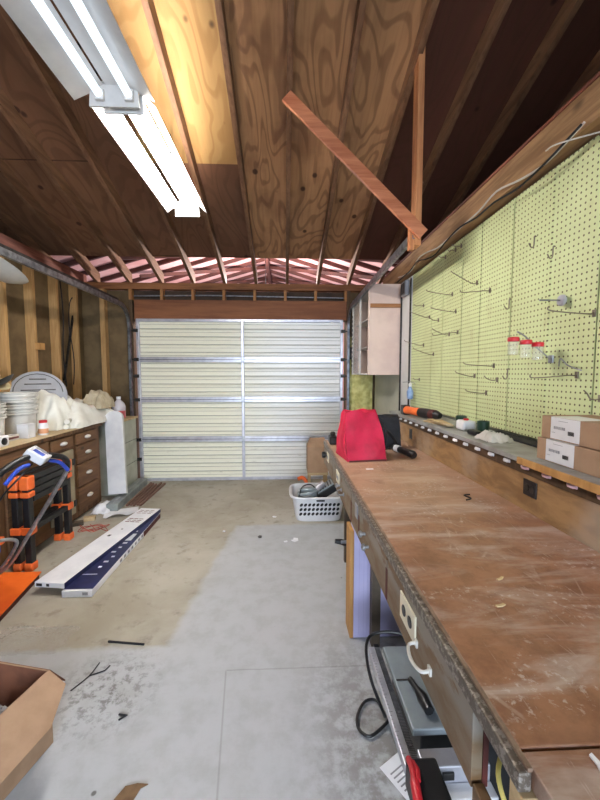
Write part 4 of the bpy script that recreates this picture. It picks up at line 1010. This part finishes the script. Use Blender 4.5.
part('orange_clip', box(BM(), -1.775, -1.735, 2.27, 2.31, .385, .43, .008), m_orange, mo)
t = thing('orange_sheet', 'bright orange flat panel lying on the floor under the mower', 'panel', (-2.0, 2.2, 0))
poly = [(-2.44, 1.6), (-1.56, 1.6), (-1.71, 2.585), (-1.965, 2.585), (-1.965, 2.48), (-2.44, 2.48)]
part('face', prism(BM(), poly, .006, Matrix.Translation((0, 0, .041))), m_orangeboard, t)
part('edge', prism(BM(), [(-2.43, 1.61), (-1.572, 1.61), (-1.72, 2.575), (-1.955, 2.575), (-1.955, 2.47), (-2.43, 2.47)], .040, Matrix.Translation((0, 0, .0005))), m_maroon, t)

# ------------------------------------------------------------ floor things
t = thing('long_carton', 'long flat carton with navy blue top and white sides', 'carton', (-1.33, 3.0, 0))
part('tray', box(BM(), -1.43, -1.24, 2.34, 3.65, .001, .044, .002), m_paper, t)
cv = part('navy_face', box(BM(), -1.427, -1.243, 2.36, 3.64, .0445, .047), m_navy, t)
bm = BM()
for k in range(9):
    x = -1.33+.012*(k % 3); y = 2.62+.075*k; box(bm, x-.01*(1+k % 2), x+.014, y, y+.022, .0472, .0478)
box(bm, -1.34, -1.28, 3.05, 3.18, .0472, .0478); box(bm, -1.40, -1.30, 2.53, 2.537, .0472, .0478)
part('print', bm, m_paper, cv)
bm = BM()
for k in range(8): box(bm, -1.2395, -1.2385, 2.75+.07*k, 2.782+.07*k, .012, .034)
box(bm, -1.30, -1.265, 2.3385, 2.3395, .014, .034)
part('side_print', bm, m_ink, t)
part('dark_end', box(BM(), -1.2396, -1.236, 3.22, 3.65, .003, .044), m_maroon, t)
t = thing('white_long_carton', 'long white printed carton lying askew on the navy carton', 'carton', (-1.44, 3.03, .048))
Mk = Matrix.Translation((-1.435, 3.035, .0485)) @ Matrix.Rotation(math.radians(-8.0), 4, 'Z')
part('body', box(BM(), -.102, .102, -.665, .665, 0, .034, .002, Mk), m_paper, t)
bm = BM()
for r in range(3):
    for k in range(3): box(bm, -.075+.052*k, -.035+.052*k, .53+.035*r, .54+.035*r, .0342, .0348, 0, Mk)
for r in range(3):
    for k in range(3): box(bm, -.07+.048*k, -.03+.048*k, .32+.035*r, .334+.035*r, .0342, .0348, 0, Mk)
part('red_print', bm, m_redink, t)
bm = BM(); box(bm, -.05, -.025, .02, .05, .0342, .0348, 0, Mk); box(bm, -.012, .005, .16, .175, .0342, .0348, 0, Mk)
box(bm, -.09, -.05, -.6665, -.6655, .008, .026, 0, Mk); box(bm, -.02, .0, -.6665, -.6655, .008, .026, 0, Mk)
part('dark_print', bm, m_black, t)
part('blue_side', box(BM(), .1022, .1035, -.66, .66, .001, .033, 0, Mk), m_navy, t)
# duct/beam, boards
t = thing('metal_duct', 'grey square metal duct lying on the floor by the leaning board', 'duct', (-1.9, 4.4, 0))
part('body', bar(BM(), (-1.79, 3.83, .042), (-1.835, 4.80, .042), .115, .08, (0, 0, 1), .004), m_greybeam, t)
part('seam', bar(BM(), (-1.79, 3.84, .0835), (-1.835, 4.79, .0835), .012, .002), m_steel, t)
for k, (xa, xb) in enumerate(((-1.70, -1.73), (-1.665, -1.69), (-1.63, -1.645), (-1.595, -1.60), (-1.56, -1.545))):
    bm = BM(); bar(bm, (xa, 3.98+.02*(k % 2), .013), (xb, 4.80-.03*(k % 3), .013), .022, .024, (0, 0, 1), .002)
    single('floor_slat', bm, m_redboard, ('first', 'second', 'third', 'fourth', 'fifth')[k]+' reddish wooden slat counted away from the grey duct', 'slat', 'reddish slats on the floor')
single('white_bag_heap', crumple(-1.90, 3.93, .002, .18, .34, .07, 8, 20, 12), m_paper, 'crumpled white plastic heap on floor before the drawers', 'plastic bag', smooth=True)
bm = BM(); bmesh.ops.create_grid(bm, x_segments=12, y_segments=12, size=.5)
Mq = Matrix.Translation((-1.68, 3.80, .004)) @ Matrix.Rotation(.35, 4, 'Z')
for v in bm.verts: v.co = Mq @ Vector((v.co.x*.32, v.co.y*.24, .03*abs(math.sin(v.co.x*5+v.co.y*2))*(.5-v.co.y)))
single('floor_paper', bm, m_paper, 'loose white printed sheet on the floor at the carton far end', 'paper', smooth=True)
for k, (x, y, a, lb) in enumerate(((-2.02, 3.50, .5, 'dark wood offcut beside the ladder far foot'), (-1.97, 3.62, .3, 'pale wood offcut behind the dark offcut near the bench'))):
    M = Matrix.Translation((x+.06, y, .001)) @ Matrix.Rotation(a, 4, 'Z')
    single('wood_offcut', box(BM(), -.05, .05, -.03, .03, 0, .035, .002, M), m_leg if k == 0 else m_lightwood, lb, 'wood offcut')
pts = [(-1.85+.12*math.sin(i*1.7)+.01*i, 3.42+.09*math.cos(i*2.3), .004) for i in range(14)]
single('red_string', tube(BM(), spline(pts, 4), .003, 5), m_string, 'tangled thin red string on the floor by the white carton', 'string', smooth=True)
# open box, lower left
Mo = Matrix.Translation((-.905, 1.385, 0)) @ Matrix.Rotation(math.radians(-13), 4, 'Z')
ob = thing('open_cardboard_box', 'large open cardboard box in the near left corner', 'box', (-1.1, 1.2, 0))
w_, l_, h_ = .46, .62, .30; tk = .005
bm = BM()
box(bm, -w_, 0, -l_, 0, .001, .006, 0, Mo); box(bm, -tk, 0, -l_, 0, .006, h_, 0, Mo); box(bm, -w_, -w_+tk, -l_, 0, .006, h_, 0, Mo)
box(bm, -w_+tk, -tk, -tk, 0, .006, h_, 0, Mo); box(bm, -w_+tk, -tk, -l_, -l_+tk, .006, h_, 0, Mo)
part('body', bm, m_card, ob)
bm = BM(); box(bm, -w_+.006, -.006, -tk-.0015, -tk-.0005, .01, h_-.002, 0, Mo); box(bm, -w_+tk+.0005, -w_+tk+.0015, -l_+.01, -.01, .01, h_-.002, 0, Mo)
part('inner_liner', bm, m_card_in, ob)
def flp(q): return slab(BM(), [Mo @ Vector(p) for p in q], .004)
part('flap', flp([(0, -l_, h_), (.135, -l_+.01, h_-.075), (.140, -.14, h_-.07), (.075, -.005, h_-.04), (0, 0, h_)]), m_card, ob)
part('flap', flp([(-w_, .002, h_), (0, .002, h_), (.03, .04, h_-.07), (-w_, .055, h_-.08)]), m_card_in, ob)
ot = thing('wrapped_orange_item', 'orange item in clear plastic inside the open cardboard box', 'package', (-1.12, 1.2, .01))
part('item', tube(BM(), [(-1.16, 1.02, .12), (-1.07, 1.14, .15), (-1.03, 1.23, .18)], [.07, .065, .04], 14), m_orange, ot, True)
part('wrap', crumple(-1.03, 1.29, .15, .14, .12, .09, 3, 14, 9), m_clear, ot, True)
part('filler', box(BM(), -w_+.02, -.02, -l_+.02, -.02, .007, .06, 0, Mo), m_card_in, ot)
single('clear_film', crumple(-1.37, 1.95, .002, .40, .20, .05, 6, 60, 34), clear('glossy_film', (236, 236, 236), .04, .16), 'thin clear plastic film lying on the floor before the orange panel', 'plastic film', smooth=True)
t = thing('added_bulb', 'added bare bulb hidden behind the top plate to light the lower roof', 'added bulb', (RX, 6.3, 2.6))  # made-up bulb, out of view, added to brighten the lower roof
part('added_bulb_glass', lathe(BM(), [(.012, 0), (.03, .03), (.03, .06), (.012, .085)], (RX, 6.3, 2.62), 16), m_white, t, True)
part('cord', tube(BM(), [(RX, 6.3, 2.705), (RX, 6.3, RZ-.05)], .004), m_black, t)
pl = bpy.data.lights.new('added_bulb_fill', 'POINT'); pl.energy = 110; pl.shadow_soft_size = .08; pl.color = (1, .9, .86)  # added fill light for the pink sheathing beyond the plate
po = bpy.data.objects.new('added_bulb_fill', pl); C.objects.link(po); po.location = (RX, 6.1, 2.66)
# debris
single('dark_stick', bar(BM(), (-.945, 1.925, .006), (-.745, 1.895, .006), .008, .008), m_blackfab, 'thin dark straight stick on the floor near the old slab edge', 'stick')
bm = BM(); tube(bm, spline([(-.97, 1.62, .004), (-.93, 1.70, .004), (-.92, 1.78, .004)], 4), .003, 5); tube(bm, [(-.93, 1.70, .004), (-.87, 1.73, .004), (-.86, 1.76, .004)], .003, 5)
single('forked_twig', bm, m_blackfab, 'thin dark forked twig beside the open cardboard box', 'twig')
bm = BM(); prism(bm, [(-.03, -.05), (.01, -.045), (.03, -.01), (.022, .03), (.035, .05), (.0, .035), (-.03, .01)], .004, Matrix.Translation((-.535, 1.19, .001)) @ Matrix.Rotation(-.5, 4, 'Z'))
single('dry_leaf', bm, m_leaf, 'dry brown leaf on the floor at the bottom edge', 'leaf')
single('bent_scrap', tube(BM(), [(-.70, 1.49, .005), (-.665, 1.485, .005), (-.69, 1.465, .005)], .004, 5), m_blackfab, 'small dark bent scrap right of the cardboard box', 'debris')
for x, y, s, lb in ((.09, 3.10, .035, 'larger white torn paper scrap on the floor before the basket'), (.01, 3.07, .016, 'tiny white scrap left of the larger torn paper piece'), (-.215, 3.17, .022, 'dark speck scrap on the floor in the middle of the garage'), (-.10, 3.62, .02, 'white scrap on the older floor near the garage door'), (-.55, 3.3, .014, 'small white scrap on the floor right of the long carton')):
    M = Matrix.Translation((x, y, .001)) @ Matrix.Rotation(x*9, 4, 'Z') @ Matrix.Diagonal((s, s, 1, 1))
    single('paper_scrap', prism(BM(), [(-1, -.6), (.2, -.9), (1, -.1), (.5, .9), (-.3, .3), (-.9, .5)], .006, M), m_darksteel if 'dark' in lb else m_paper, lb, 'paper scrap')
